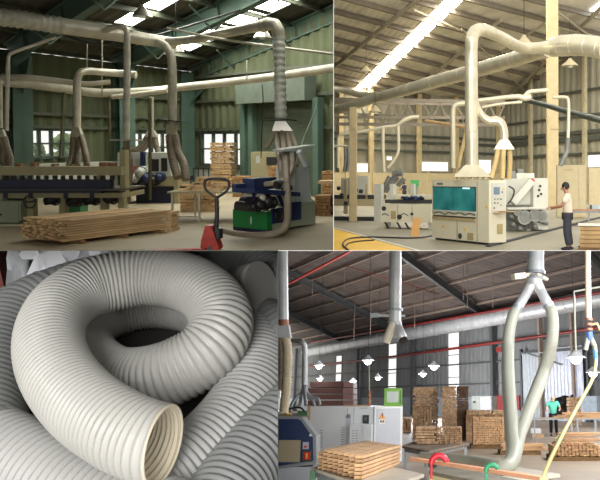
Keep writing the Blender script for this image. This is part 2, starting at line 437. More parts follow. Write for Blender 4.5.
roof_part(mb, cur, 52, -.6, VL)
va, vb = uv(150, 55)[1], uv(52, 42)[1]
roof_part(mb, stA[0], stA[1], -.6, va); roof_part(mb, stB[0], stB[1], -.6, vb)
struct(A, 'ceiling', mb, m_roofA)
mb = MB(); npn = 1.9
for (a, b), v0 in ((stA, va), (stB, vb)):
    v = v0
    while v < VL - 2: mb.pbox(roofpt(a, v + .16, .33), -e2A * (b - a), raf * (npn - .32), up * .02); v += npn
struct(A, 'ceiling_skylight', mb, sky)
mb = MB()
for (a, b), v0 in ((stA, va), (stB, vb)):
    v = v0
    while v < VL - 2: mb.pbox(roofpt(a, v - .16, .31), -e2A * (b - a), raf * .32, up * .03); v += npn
struct(A, 'trim_5', mb, m_roofA)
mb = MB(); v = -.3
while v < VL: mb.beam(roofpt(-.4, v, .18), roofpt(50, v, .18), .09, .16, up); v += npn
struct(A, 'trim_6', mb, m_purA)
# added wall out of view, beside and above the opening, blocks the sun
xo = A.at(-16, 100, 10.8).x; xr = A.at(332, 100, 10.8).x; zl = A.at(100, -14, 10.8).z
struct(A, 'sun_block_wall', MB().box((-45, 10.6, -.5), (xo, 10.8, 14)).box((xo, 10.6, zl), (xr, 10.8, 14)), m_cladA)
# portal frames: column and rafter
for nm, u in (('corner', 0), ('middle', S1), ('near', S2)):
    t = Th(A, 'portal_frame', {'corner': 'teal steel portal frame in the far corner against the gable wall', 'middle': 'teal steel portal frame between the two left hand window bays'.replace('left hand ', 'side '),
          'near': 'teal steel portal frame rising at the hall edge beside the saw end'}[nm], 'steel frame', gP - e2A * u, 0)
    b = gP - e2A * u + (sN * .45 if u else gN * .55 + g1 * .35); w = .62
    mb = MB(); p0 = b.copy(); p1 = b + V(0, 0, h_eave - .1); mb.ibeam(p0, p1, .6, .6, up=V(raf.x, raf.y, 0), t=.05)
    t.part('column', mb, m_teal, local=False)
    q0 = roofpt(u, -.1, -.1); q1 = roofpt(u, VL, -.1)
    mb = MB(); mb.ibeam(q0, q1, .3, .62, up=up, t=.05)
    k = 1.5
    while k < 20: mb.pbox(roofpt(u, k, -.38) + e2A * .13, raf * .03, -e2A * .26, up * .58); k += 3
    t.part('rafter', mb, m_teal, local=False)
    mb = MB(); mb.prism([roofpt(u, -.2, -.6) + sN * .1, roofpt(u, 1.6, -.6), b + raf * .2 + V(0, 0, h_eave - 1.6)], e2A * .05); t.part('haunch', mb, m_teal, local=False)
    for k in (3.2, 7.0, 10.6):
        mb = MB(); mb.beam(roofpt(u, k, -.6), roofpt(u - 1.0, k, .1), .05, .05); mb.beam(roofpt(u, k, -.6), roofpt(u + 1.0, k, .1), .05, .05); t.part('fly_brace', mb, m_teal, local=False)
# roller door on the gable wall
P = gP + gN * .3; d0, d1 = sg(263), sg(326)
t = Th(A, 'door_1', 'x', 'door', gP + g1 * d0)
t.o['kind'] = 'structure'; del t.o['label']; del t.o['category']
mb = MB(); k = 0; zt = zg(290, 104)
z = 0
while z < zt: mb.pbox(P + g1 * d0 + V(0, 0, z), g1 * (d1 - d0), gN * .03, V(0, 0, .1)); z += .13
mb.pbox(P + g1 * d0, g1 * (d1 - d0), -gN * .03, V(0, 0, zt)); t.part('shutter', mb, mat('dull_green_shutter', (74, 84, 66), .7), local=False)
mb = MB(); z0 = zg(265, 104); mb.pbox(P + g1 * (sg(254)) + V(0, 0, z0), g1 * (sg(323) - sg(254)), gN * .5, V(0, 0, .95)); t.part('shutter_box', mb, mat('grey_shutter_box', (98, 108, 94), .6), local=False)
for px in (252, 260, 325): 
    mb = MB().pbox(P + g1 * sg(px), g1 * .3, gN * .25, V(0, 0, zg(px, 98))); t.part('post', mb, m_teal, local=False)
# garden outside the windows
mb = MB()
for (Pq, dq, nq, wq) in ((gP, s1, sN, w1), (gP, s1, sN, w2), (gP, g1, gN, w3)):
    for k in range(46):
        c = Pq + dq * U(wq[0] - 3, wq[1] + 3) - nq * U(4, 7) + V(0, 0, U(.2, 1.9)); mb.ball(c, U(.2, .5), seg=7, rings=5)
tag(solo(A, 'garden_foliage', mb, m_tree), kind='stuff')
mb = MB()
for (Pq, dq, nq, wq) in ((gP, s1, sN, w1), (gP, s1, sN, w2), (gP, g1, gN, w3)):
    mb.pbox(Pq + dq * (wq[0] - 4) - nq * 2.2 + V(0, 0, -.2), dq * (wq[1] - wq[0] + 8), -nq * 9, V(0, 0, .2))
struct(A, 'ground_outside', mb, mat('pale_ground', (215, 210, 190), .9))  # plain pale ground colour

# ---- ducts
def pipe(hall, pts, rpx, name, m, t=None, label=None, cat='duct', seg=14, spl=5, rib=None, local=False, group=None, ring_every=None, ring_m=None, amp=.05):
    """pts (px,py,Y): centre line by pixel and distance; rpx one radius in pixels at the first point"""
    P3 = [hall.at(x, y, Y) for x, y, Y in pts]
    r = rpx * (P3[0] - hall.eye).dot(V(0, 1, 0)) / F if not isinstance(rpx, list) else [a * p.y / F for a, p in zip(rpx, P3)]
    mb = MB()
    if rib: 
        rs = r if isinstance(r, list) else [r] * len(P3)
        pp, rr = crom(P3, rs, 12); q = resample(pp, rib / 4); 
        rr2 = []
        for i in range(len(q)): rr2.append(rr[min(len(rr) - 1, int(i * len(rr) / len(q)))])
        mb.tube(q, rr2, seg, rfun=lambda L, a, r0: r0 * (1 + amp * math.sin(2 * math.pi * L / rib)))
    else: mb.tube(P3, r, seg, spline=spl)
    if t: o = t.part(name, mb, m, local=False)
    else: o = solo(hall, name, mb, m, label, cat, group)
    if ring_every:
        rs = r if isinstance(r, list) else [r] * len(P3); pp, rr = crom(P3, rs, 10); acc = 0
        inv = (hall.M.inverted() @ o.matrix_basis).inverted() if not t else t.Li
        for i in range(1, len(pp)):
            acc += (pp[i] - pp[i - 1]).length
            if acc > ring_every:
                acc = 0; rm = MB().ring(pp[i], (pp[i] - pp[i - 1]), rr[i], rr[i] * .05, 16, 5)
                oo = bpy.data.objects.new('seam', rm.mesh('seam', ring_m or m, inv)); COL.objects.link(oo); oo.parent = o; hall.objs.append(oo)
    return o
YD = 22.0
tm = Th(A, 'main_dust_duct', 'large galvanised main duct hung under the roof across the hall front', 'duct', A.at(0, 20, YD - 1))
pipe(A, [(-12, 16, 19), (18, 19, 19.6), (62, 26, 20.5)], 9, 'duct_run', m_galvd, tm, rib=.17, seg=20, amp=.08)
pipe(A, [(62, 26, 20.5), (110, 33, 21.3), (150, 40, 22), (176, 43, 22.4)], [8.3, 7.6, 6.2, 5], 'duct_run', m_galv, tm, ring_every=1.0)
pipe(A, [(165, 42, 22.2), (190, 40, 22), (225, 33, 21.2), (255, 27, 20.5), (266, 25, 20.3)], [4.2, 4.2, 4.6, 5.4, 6], 'duct_run', m_galv, tm, ring_every=1.2)
pipe(A, [(262, 26, 20.4), (271, 24, 20.2), (277, 28, 20.1), (279, 38, 20.1)], 6.4, 'elbow', m_galvd, tm, rib=.2)
pipe(A, [(279, 37, 20.1), (279.6, 70, 20), (280.5, 100, 19.9), (281, 119, 19.9)], 5.8, 'drop_pipe', mat('ribbed_foil_hose', (196, 196, 180), .4, .1, var=.1), tm, rib=.16, seg=18, amp=.09)
pipe(A, [(104, 31, 21), (114, 27, 20.8), (122, 26, 20.6), (126.5, 31, 20.6), (127, 40, 20.6)], 3.0, 'elbow', m_galv, tm, ring_every=.25)
pipe(A, [(127, 38, 20.6), (127, 70, 20.6), (126.5, 110, 20.6), (126.3, 141, 20.6)], 3.3, 'drop_pipe', m_galvd, tm, rib=.2)
pipe(A, [(156, 42, 22), (165, 46, 22), (170.5, 54, 22), (172, 64, 22)], 4.2, 'elbow', m_galvd, tm, ring_every=.3)
pipe(A, [(172, 63, 22), (172.5, 90, 22), (172, 126, 22)], 4.3, 'drop_pipe', m_galvd, tm, ring_every=.8)
tb = Th(A, 'rear_dust_duct', 'long galvanised duct running behind the drop pipes to the gable wall', 'duct', A.at(160, 92, 28))
pipe(A, [(-5, 82, 24.5), (30, 84, 25), (60, 88, 25.5), (100, 93, 26), (150, 91, 26), (175, 88, 26), (230, 82, 25), (285, 75, 24), (340, 67, 23)], [4.6, 4.6, 4.6, 4.4, 4, 3.8, 3.8, 4, 4.3], 'duct_run', m_galv, tb, ring_every=2.6)
pipe(A, [(2, 77, 23), (30, 78, 23), (60, 81, 23.3), (85, 84, 23.6), (110, 82, 24)], [3.2, 3.2, 2.8, 2.6, 2.4], 'duct_run', m_galv, tb, ring_every=2)
pipe(A, [(112, 97, 25.4), (140, 94, 25.4), (167, 90, 25.4)], 2.4, 'duct_run', m_galv, tb)
tc_ = Th(A, 'side_dust_pipe', 'galvanised pipe with elbow turning down to the saw hood', 'duct', A.at(77, 130, 22))
pipe(A, [(136, 75, 24), (120, 73.5, 24), (100, 72, 23.6), (88, 71, 23.3), (80, 73, 23), (77, 80, 23)], 3.5, 'elbow', m_galv, tc_, ring_every=2)
pipe(A, [(77, 79, 23), (77, 100, 23), (76.8, 127, 23)], 3.8, 'drop_pipe', m_galv, tc_, ring_every=1)
td = Th(A, 'thin_dust_pipe', 'thin ribbed pipe bending down by the hall corner above the saw', 'duct', A.at(8, 130, 20))
pipe(A, [(56, 37, 21), (34, 45, 20.6), (14, 52, 20.2), (9, 56, 20.2), (8, 66, 20.2)], 1.7, 'upper_run', m_galv, td)
pipe(A, [(8, 65, 20.2), (7, 100, 20.2), (6.5, 131, 20.2)], 2.1, 'drop_pipe', m_galvd, td, rib=.2)
pipe(A, [(8, 77, 24), (3, 78, 24), (0.5, 82, 24), (0.5, 100, 24), (0.5, 128, 24)], 2.2, 'dust_pipe', m_galv, label='grey elbow pipe dropping at the very edge of the hall', cat='duct')
# thin rods, cables and conduits
mb = MB()
for a in ([(130, 42, 25), (175, 30, 24), (240, 10, 23)], [(60, 33, 24), (85, 42, 24), (105, 43, 24), (135, 36, 23), (167, 28, 23)]):
    mb.tube([A.at(*q) for q in a], .03, 6, spline=4)
solo(A, 'electric_cable', mb, m_blk, 'thin dark cables slung between the ducts under the roof', 'cable')
mb = MB().tube([A.at(*q) for q in ((167, 28, 21), (215, 38, 21), (270, 46, 20.6), (333, 54, 20))], .035, 6, spline=4); solo(A, 'air_pipe', mb, m_galvd, 'thin pale conduit crossing under the wide elbow duct', 'pipe')
for k, (px, ya, yb) in enumerate(((87, 44, 70), (102, 40, 97), (247, 60, 80))):
    mb = MB().cyl(A.at(px, ya, 24), A.at(px, yb, 24), .02, seg=6); solo(A, 'hanger_rod', mb, m_galvd, 'thin vertical rod hanging a duct from the roof', 'rod', group='duct hanger rods')
for (a, b, y) in (((150, 98), (150, 200), 21), ((64, 92), (60, 158), 24), ((109, 95), (110, 140), 26), ((143, 97), (150, 97), 22)):
    if a[0] == 143: continue
    mb = MB().cyl(A.at(a[0], a[1], y), A.at(b[0], b[1], y), .045 if a[0] == 150 else .04, seg=8)
    solo(A, 'conduit_pole', mb, mat('olive_conduit', (96, 90, 60), .6), {150: 'tall olive conduit pole standing before the middle window', 64: 'leaning thin pole in front of the wide side window', 109: 'short olive pole hanging beside the teal column'}[a[0]], 'pole')
# bell lamps
def bell_lamp(hall, px, py, Y, s, label, m, top=None, group=None, lit=False):
    c = hall.at(px, py, Y); t = Th(hall, 'bell_lamp', label, 'lamp', c, 0, group)
    mb = MB().tube([V(0, 0, .34), V(0, 0, .28), V(0, 0, .2), V(0, 0, .1), V(0, 0, 0)], [.05 * s, .07 * s, .12 * s, .2 * s, .26 * s], 16, cap=False); t.part('shade', mb, m)
    t.part('bulb', MB().ball(V(0, 0, -.04 if lit else .06), (.15 if lit else .1) * s), glow('lit_bulb', (240, 246, 255), 14) if lit else mat('white_bulb', (235, 235, 225), .3))
    t.part('cord', MB().cyl(V(0, 0, .33), V(0, 0, top or 1.6), .012, seg=6), m_blk); return t
bell_lamp(A, 142, 17, 22, 1.1, 'unlit silver bell lamp hanging below the leftmost daylight strip'.replace('leftmost', 'shorter'), mat('lamp_tin', (190, 186, 170), .35, .6))
bell_lamp(A, 262.5, 38, 22, 1.0, 'unlit silver bell lamp hanging beside the wide elbow duct', mat('lamp_tin', (190, 186, 170), .35, .6))
bell_lamp(A, 176, 52, 23, .9, 'unlit silver bell lamp hanging beside the middle drop pipe', mat('lamp_tin', (190, 186, 170), .35, .6))

# hoods with flexible hoses
def hood(hall, px, py0, py1, Y, w0, w1, label, hoses, hm, m, wheel=False, hr=.09, rib=.09):
    t = Th(hall, 'extraction_hood', label, 'hood', hall.at(px, py1, Y)); a = hall.at(px, py0, Y); b = hall.at(px, py1, Y); k = Y / F
    up_ = (a - b); 
    def lp(c, w, d): return [c + V(-w, -d, 0), c + V(w, -d, 0), c + V(w, d, 0), c + V(-w, d, 0)]
    mb = MB(); mb.frustum(lp(b + up_ * .25, w1 * k, w1 * k * .6), lp(a, w0 * k, w0 * k)); mb.pbox(b - V(w1 * k, w1 * k * .6, 0), V(2 * w1 * k, 0, 0), V(0, w1 * k * 1.2, 0), up_ * .25)
    t.part('hood_box', mb, m, local=False)
    if wheel: t.part('blast_gate', MB().box((-.32, -.25, 0), (.32, .25, .03), M=Matrix.Translation(t.Li @ (a + V(0, 0, .1))) @ Matrix.Rotation(.1, 4, 'Y')), m_blk)
    for h in hoses: pipe(hall, h, h_r(h, hr), 'flexible_hose', hm, t, rib=rib, seg=12)
    return t
def h_r(h, r): return r * F / h[0][2]
hood(A, 77, 127, 137, 23, 2.6, 5.5, 'grey hood with three hoses above the middle of the saw', [[(73.5, 136, 23), (73, 148, 23), (72, 158, 22.8), (69, 166, 22.6)], [(77, 136, 23), (77.5, 150, 23), (77, 166, 22.6)], [(81, 136, 23), (84, 147, 22.8), (86, 156, 22.6), (87, 166, 22.5)]], m_flexg, m_galvd)
hood(A, 1.5, 129, 138, 21, 2, 4, 'grey hood with two hoses at the hall edge above the saw', [[(1, 137, 21), (4, 150, 21), (3, 160, 21), (6, 167, 21)], [(4, 137, 21), (7, 148, 21), (10, 158, 21), (10, 167, 21)]], m_flexg, m_galvd)
hood(A, 151.5, 130, 137, 26, 2.4, 5.5, 'small hood before the middle window with hoses trailing aside', [[(147, 137, 26), (143, 144, 26), (137, 149, 26), (128, 151, 26)], [(150, 137, 26), (147, 145, 26), (140, 152, 26), (132, 157, 26)], [(155, 137, 26), (156, 144, 26), (158, 152, 26)]], m_flexg, m_galvd)
pipe(A, [(151.5, 97, 26), (151.5, 112, 26), (151.5, 130, 26)], 2.2, 'dust_pipe', m_galvd, label='short grey pipe feeding the hood at the middle window', ring_every=.7)
hood(A, 172, 125, 137, 22, 4.3, 4.6, 'square grey hood with two hoses curving right to the blue machine'.replace(' right', ''), [[(169.5, 136, 22), (171, 150, 21.8), (174, 165, 21.5), (178, 178, 21.3)], [(174.5, 136, 22), (178, 152, 21.8), (184, 165, 21.5), (186, 180, 21.3)]], m_flexg, m_galvd, True, hr=.11)
pipe(A, [(126.3, 141, 20.6), (127, 150, 20.6), (130, 161, 20.6), (130, 175, 20.6), (128, 190, 20.6), (127, 203, 20.6)], 3.1, 'flexible_hose', m_flexg, label='grey brown hose dropping past the right end of the saw'.replace('right ', 'open '), cat='hose', rib=.12)
t = Th(A, 'blast_gate_plate', 'thin dark gate plate round the drop pipe at the saw end', 'plate', A.at(126.3, 140, 20.6)); t.part('plate', MB().box((-.35, -.2, -.02), (.35, .2, .02)), m_galvd)
# ---------------- helper: draw on a vertical face of a machine by where its corners are seen
class Face:
    def __init__(s, hall, O, ex):
        s.h = hall; s.O = Vector(O); s.O.z = 0; s.ex = flat(ex); s.n = V(s.ex.y, -s.ex.x, 0)
        if s.n.y > 0: s.n = -s.n
        s.ins = -s.n
    def sz(s, px, py):
        p = s.h.on(px, py, (s.O, s.n)); return (p - s.O).dot(s.ex), p.z
    def box(s, mb, x0, y0, x1, y1, out, inn, zmin=None):
        ym = (y0 + y1) / 2; xm = (x0 + x1) / 2
        a, b = s.sz(x0, ym)[0], s.sz(x1, ym)[0]; zt, zb = s.sz(xm, y0)[1], s.sz(xm, y1)[1]
        if zmin is not None: zb = zmin
        return mb.pbox(s.O + s.ex * a + s.n * out + V(0, 0, zb), s.ex * (b - a), s.ins * (out + inn), V(0, 0, zt - zb))
    def pt(s, px, py, out=0.0):
        a, z = s.sz(px, py); return s.O + s.ex * a + s.n * out + V(0, 0, z)
def fbox(face, t, name, m, *a, parent=None, label=None, **k):
    mb = MB(); face.box(mb, *a, **k); return t.part(name, mb, m, local=False, parent=parent, label=label)

# ---- panel saw along the near side
fs = Face(A, A.fl(60, 225), V(1, 0, 0)); O = fs.O
t = Th(A, 'panel_saw', 'long khaki panel saw with dark blue rails behind the low board stack', 'saw', A.fl(30, 225))
fbox(fs, t, 'pressure_beam', m_khaki, -14, 166.5, 123, 175, .1, .35)
fbox(fs, t, 'rail', m_navy, -14, 179.5, 112, 188.5, .12, .12, label='dark blue rail')
fbox(fs, t, 'rail', m_navy, -14, 190, 106, 192.5, .25, .1)
fbox(fs, t, 'table_frame', m_khaki, -14, 192.5, 124, 197.5, .1, 1.3)
fbox(fs, t, 'table_top', mat('steel_table', (90, 84, 74), .5, .4), -14, 188.5, 124, 190.5, .2, 1.4)
for x in (27, 59, 100, 118): fbox(fs, t, 'leg', m_khaki, x, 197, x + 6, 225, 0, .2, zmin=0)
fbox(fs, t, 'cabinet', m_sage, 0, 200.5, 23, 224, .1, .7, zmin=.12)
fbox(fs, t, 'door', m_sage, 1.5, 202, 21, 222, .12, 0)
fbox(fs, t, 'knob', m_blk, 3, 213, 4.6, 215, .14, 0)
fbox(fs, t, 'base_plate', mat('pale_plinth', (190, 190, 160), .7), -14, 223, 30, 229, .3, .7, zmin=0)
fbox(fs, t, 'post', m_khaki, 96, 174, 100, 191, 0, .2); fbox(fs, t, 'post', m_khaki, -1, 174, 2, 191, 0, .2); fbox(fs, t, 'post', m_khaki, 118, 150, 123.5, 193, -.1, .35)
mb = MB().ring(fs.pt(36, 201, .3), V(0, 1, .1), .14, .018); mb.cyl(fs.pt(36, 201, .3), fs.pt(36, 201, 0), .02); mb.cyl(fs.pt(33, 201, .3), fs.pt(39, 201, .3), .012); t.part('hand_wheel', mb, m_blk, local=False)
for x, y in ((50, 200), (73, 201), (90, 200), (108, 199)):
    mb = MB().ball(fs.pt(x, y, -.1), .16, .2, .12); mb.cyl(fs.pt(x - 7, y + 2, -.1), fs.pt(x + 8, y - 1, -.1), .09); mb.ring(fs.pt(x + 6, y, .05), V(0, 1, 0), .11, .02); t.part('motor', mb, m_blk, local=False)
for k in range(14):
    x = 4 + k * 8.2; mb = MB(); fs.box(mb, x, 175.5, x + U(2, 3.5), 180, .04, .06); t.part('clamp', mb, m_blk, local=False)
for x in (6, 31, 66, 92): fbox(fs, t, 'bracket', m_navy, x, 188, x + 4, 198, .13, 0)
for k in range(16):               # offcuts lying on the bed behind the rail
    x = -4 + k * 6.6; a = A.at(x, 180, O.y + .35 + .2 * (k % 3)); a.z = fs.sz(50, 188.4)[1]
    p = MB().box((0, 0, 0), (U(.25, .38), .09, U(.05, .14)), M=Matrix.Translation(a) @ Matrix.Rotation(U(-.1, .1), 4, 'Z'))
    solo(A, 'offcut', p, m_board, 'pale sawn offcut lying on the bed of the long khaki saw', 'offcut', 'offcuts on the saw bed')
t = Th(A, 'green_bin', 'green bin tucked behind the low board stack under the saw', 'bin', A.fl(71, 213))
f = Face(A, A.fl(71, 213), V(1, 0, 0)); fbox(f, t, 'bin_body', m_greenA, 61, 206, 80, 213, 0, .5, zmin=0); fbox(f, t, 'rim', m_blk, 60.5, 205.6, 80.5, 206.6, .02, .52)
# clutter on top of the beam
for x, w_, h_ in ((14, 6, 3), (29, 5, 4), (50, 4, 2.5), (98, 7, 4), (107, 6, 3.5)):
    f = fs; mb = MB(); fs.box(mb, x, 166.5 - h_, x + w_, 166.6, -.05, .25); solo(A, 'tool_box', mb, mat('rust_box', (130, 92, 60), .7, var=.3), 'small rusty box lying on the saw pressure beam', 'box', 'small boxes on the saw beam')
# ---- machines behind: edge bander with white cover, motors
f = Face(A, A.fl(150, 203), V(1, 0, 0)); t = Th(A, 'milling_machine', 'white covered milling machine with a dark window under the middle windows', 'machine', f.O)
fbox(f, t, 'cover', m_whA, 147, 152.5, 171.5, 176, .1, 1.0); fbox(f, t, 'window_opening', m_blk, 150, 159, 160, 171, .12, 0); fbox(f, t, 'window_opening', m_blk, 162.5, 158, 168.5, 171, .12, 0)
fbox(f, t, 'stripe', m_blueA, 141.5, 152, 145, 168, .12, .2, label='dark blue edge panel'); fbox(f, t, 'base', m_navy, 136, 186, 176, 203, 0, 1.0, zmin=0); fbox(f, t, 'bed', m_khaki, 128, 176, 180, 186, .1, 1.0)
fbox(f, t, 'cover', m_whA, 115, 152.5, 140, 172, -.2, .8)
fbox(f, t, 'hopper', m_blk, 119.5, 147, 124, 153, -.2, .5)
for x, y, r, m in ((132, 170, .18, m_redA), (138, 178, .16, m_whA), (145, 172, .2, m_whA), (150, 178, .2, m_blueA), (146, 183, .15, m_blk), (134, 185, .2, m_blk), (157, 180, .17, m_blk), (163, 177, .15, m_blueA)):
    mb = MB().cyl(f.pt(x, y, .35), f.pt(x, y, .1), r, seg=14); mb.ball(f.pt(x, y, .35), r * .8); t.part('spindle_motor', mb, m, local=False)
for x in (127, 176): fbox(f, t, 'leg', m_khaki, x, 180, x + 4, 212, .2, 0, zmin=0)
f = Face(A, A.fl(190, 200), V(1, 0, 0)); t = Th(A, 'blue_planer', 'low dark blue machine beneath the square hood hoses', 'machine', f.O)
fbox(f, t, 'body', m_blueA, 160, 180, 184, 200, 0, .8, zmin=0); fbox(f, t, 'top', m_navy, 158, 176, 186, 181, .05, .8); fbox(f, t, 'guard', m_blueA, 168, 158, 174, 177, -.2, .6)
# ---- low stack of long boards in front
c0 = A.fl(70, 245.5); ea = flat(A.fl(172, 232) - c0); eb = V(-ea.y, ea.x, 0)
if eb.x > 0: eb = -eb
L = (A.fl(172, 232) - c0).length; proto = []
for k in range(6):
    l = L * U(.93, 1.03); proto.append(MB().box((0, 0, 0), (l, .105, .033), bev=.004).mesh('board', m_board))
nlay = 9; nw = 11; rz = rot_to(ea); cnt = 0
for k in range(nlay):
    for i in range(nw):
        if k == nlay - 1 and i % 4 == 3: continue
        o = bpy.data.objects.new('board', random.choice(proto)); COL.objects.link(o); A.objs.append(o)
        p = c0 + eb * (.122 * (i + 1) + (U(-.04, 0) if i == 0 else U(-.004, .004))) + ea * (U(-.1, .06) + (.08 if k > 5 else 0)) + V(0, 0, .07 + k * .046)
        o.matrix_world = A.M @ Matrix.Translation(p) @ Matrix.Rotation(rz + U(-.0015, .0015) + (U(-.002, .002) if k == nlay - 1 else 0), 4, 'Z')
        tag(o, 'long pale board in the low stack on the floor before the panel saw', 'board', 'boards in the low floor stack')
for s in (.25, L * .5, L - .3):
    mb = MB().pbox(c0 + ea * s + eb * .0, ea * .1, eb * 1.36, V(0, 0, .066)); solo(A, 'bearer', mb, m_pal, 'short timber bearer under the low stack of long boards', 'bearer', 'bearers under the low floor stack')
# ---- pallet jack
J = A.fl(206, 250); t = Th(A, 'pallet_jack', 'red pallet jack with black loop handle standing by the low board stack', 'pallet jack', J, .15)
kk = J.y / F
P = lambda px, py, d=0.0: A.at(px, py, J.y + d)
mb = MB(); mb.prism([P(200, 252.5), P(218, 252.5), P(218.5, 247), P(211, 226), P(205, 226), P(201, 240)], V(0, .3, 0)); t.part('chassis', mb, m_redA, local=False)
mb = MB(); mb.prism([P(152, 250.6, -.1), P(205, 248.6, -.1), P(205, 253, -.1), P(152, 253, -.1)], V(0, .18, 0)); t.part('fork', mb, m_redA, local=False)
mb = MB(); mb.prism([P(180, 250, .5), P(205, 247, .5), P(205, 251, .5), P(180, 251.5, .5)], V(0, .18, 0)); t.part('fork', mb, m_redA, local=False)
mb = MB(); mb.tube([P(216, 233, .1), P(217, 215, .1), P(216.8, 196, .1)], [.045, .04, .032], 10); t.part('handle_shaft', mb, m_blk, local=False)
mb = MB(); mb.tube([P(216.8, 198, .1), P(207, 191, .1), P(204.5, 184, .1), P(207.5, 179.5, .1), P(216.8, 178.6, .1), P(226, 179.5, .1), P(229, 184, .1), P(226.5, 191, .1), P(216.8, 198, .1)], .024, 8, spline=5); t.part('loop_handle', mb, m_blk, local=False)
mb = MB(); mb.cyl(P(218, 238, .15), P(218, 228, .15), .09); t.part('pump', mb, m_blk, local=False)
mb = MB(); mb.cyl(P(213, 250, .0), P(213, 250, .1), .1); t.part('steer_wheel', mb, m_blk, local=False)
# ---- outfeed table with a heap of pieces
f = Face(A, A.fl(200, 222), V(1, 0, 0)); t = Th(A, 'outfeed_table', 'thin legged steel table carrying the heap of short sawn pieces', 'table', f.O)
fbox(f, t, 'table_top', m_khaki, 167, 191.5, 244, 193.5, .0, 1.3)
for x in (171, 198): fbox(f, t, 'leg', m_galvd, x, 193, x + 2, 225, 0, .05, zmin=0)
for x in (180, 240): fbox(f, t, 'leg', m_galvd, x, 193, x + 1.6, 215, -1.1, 1.15, zmin=0)
fbox(f, t, 'stretcher', m_galvd, 171, 216, 199, 217.2, 0, .03)
ztop = f.sz(200, 191.5)[1]; cxy = A.at(204, 190, f.O.y + .65); n = 0
for lay in range(7):              # a mound of short pieces, each layer laid across the one below
    sh = 1 - lay * .13; hx, hy = 23 * kk * 1.3 * sh, .52 * sh; al = lay % 2; px_, py_ = (.36, .1) if not al else (.12, .36)
    nx_h, ny_h = int(hx / px_) + 1, int(hy / py_) + 1
    for i in range(-nx_h, nx_h + 1):
        for j in range(-ny_h, ny_h + 1):
            x, y = i * px_, j * py_
            if (x / hx) ** 2 + (y / hy) ** 2 > 1.05 or R() < .12: continue
            q = V(cxy.x + x, cxy.y + y, ztop + .004 + lay * .047)
            o = MB().box((-U(.13, .17), -.038, 0), (U(.13, .17), .038, .043), M=Matrix.Translation(q) @ Matrix.Rotation(U(-.05, .05) + (math.pi / 2 if al else 0), 4, 'Z'))
            solo(A, 'wood_piece', o, m_board, 'short sawn piece in the loose heap on the steel outfeed table', 'wood piece', 'loose heap on the outfeed table', loc=q)
# ---- stacks of battens behind
def pile(hall, px0, px1, ytop, ybot, depth, nz, nx, label, m, ex=V(1, 0, 0), name='batten_stack', cross=True, z0=None, base=None):
    O_ = base if base is not None else hall.fl(px0, ybot); f = Face(hall, O_, ex); ym = (ytop + ybot) / 2
    a = f.sz(px0, ym)[0]; b = f.sz(px1, ym)[0]; zt = f.sz((px0 + px1) / 2, ytop)[1]; zb = f.sz((px0 + px1) / 2, ybot)[1] if z0 is None else z0
    mb = MB(); hh = (zt - zb) / nz; W = b - a
    for k in range(nz):
        z = zb + k * hh
        if cross and k % 2: 
            nn = max(3, nx // 2)
            for i in range(nn): mb.pbox(f.O + f.ex * (a + U(-.03, .0)) + f.ins * (depth * i / nn + .02) + V(0, 0, z), f.ex * W * U(.92, 1.02), f.ins * depth / nn * .75, V(0, 0, hh * .8))
        else:
            for i in range(nx): mb.pbox(f.O + f.ex * (a + W * (i + U(0, .12)) / nx) - f.ins * U(-.03, .05) + V(0, 0, z + U(0, .08) * hh), f.ex * W / nx * U(.8, .95), f.ins * depth * U(.95, 1.03), V(0, 0, hh * U(.78, .94)))
    return solo(hall, name, mb, m, label, 'wood stack', kind='stuff')
pile(A, 210.5, 232, 142.5, 192, .8, 17, 6, 'tall tower of crossed battens standing before the window nearest the roller door'.replace('nearest', 'beside'), m_board)
pile(A, 180, 212, 193, 212, .8, 6, 9, 'low block of crossed battens under the loaded steel table', m_board)
pile(A, 232, 250, 176, 197, .8, 6, 8, 'wide low batten stack behind the green fronted machine', m_boardx)
pile(A, 268, 296, 166, 200, .8, 9, 6, 'brown batten stack glimpsed behind the four hoses', m_boardx)
pile(A, 315, 331, 195, 216, .6, 6, 4, 'short batten stack beside the black wheel near the roller door', m_boardx)
pile(A, 322, 340, 171, 199, .6, 9, 5, 'batten stack at the hall edge beyond the roller door', m_boardx)
pile(A, 165, 172, 212, 232, .5, 7, 3, 'short batten pile peeking past the end of the low board stack', m_board)
# bench at the far right
t = Th(A, 'trestle', 'small timber trestle bench next to the hall edge', 'bench', A.fl(325, 212)); f = Face(A, A.fl(325, 212), V(1, 0, 0))
fbox(f, t, 'bench_top', m_board, 318, 181, 338, 184, 0, .5); fbox(f, t, 'leg', m_board, 321, 184, 323, 212, 0, .1, zmin=0); fbox(f, t, 'leg', m_board, 331, 184, 333, 212, 0, .1, zmin=0)
# ---- moulder with the green cabinet
O = A.fl(267, 234); ex = flat(A.fl(316, 225) - O); f = Face(A, O, ex); fg = Face(A, A.fl(233, 230), V(1, 0, 0))
t = Th(A, 'moulding_machine', 'sage moulding machine with a bright green front and blue panels', 'machine', O)
mg = MB(); g0 = A.fl(233, 230); g1_ = A.fl(267, 234); gz = A.at(250, 209, g0.y).z
dgr = (g1_ - g0); back = ex * .2
mg.hexa([g0 + V(0, 0, .08), g1_ + V(0, 0, .08), g1_ + back + V(0, 0, .08), g0 + back + V(0, 0, .08), g0 + V(0, 0, gz), g1_ + V(0, 0, gz), g1_ + back + V(0, 0, gz), g0 + back + V(0, 0, gz)])
t.part('green_cabinet', mg, m_greenA, local=False, label='bright green front cabinet')
mb = MB(); mb.hexa([q + V(0, 0, dz) for dz in (0, .08) for q in (g0, g1_, g1_ + back, g0 + back)]); t.part('plinth', mb, m_navy, local=False)
mb = MB().ball(g0.lerp(g1_, .55) + V(0, -.02, gz * .55), .02, .02, .09); t.part('handle', mb, m_whA, local=False)
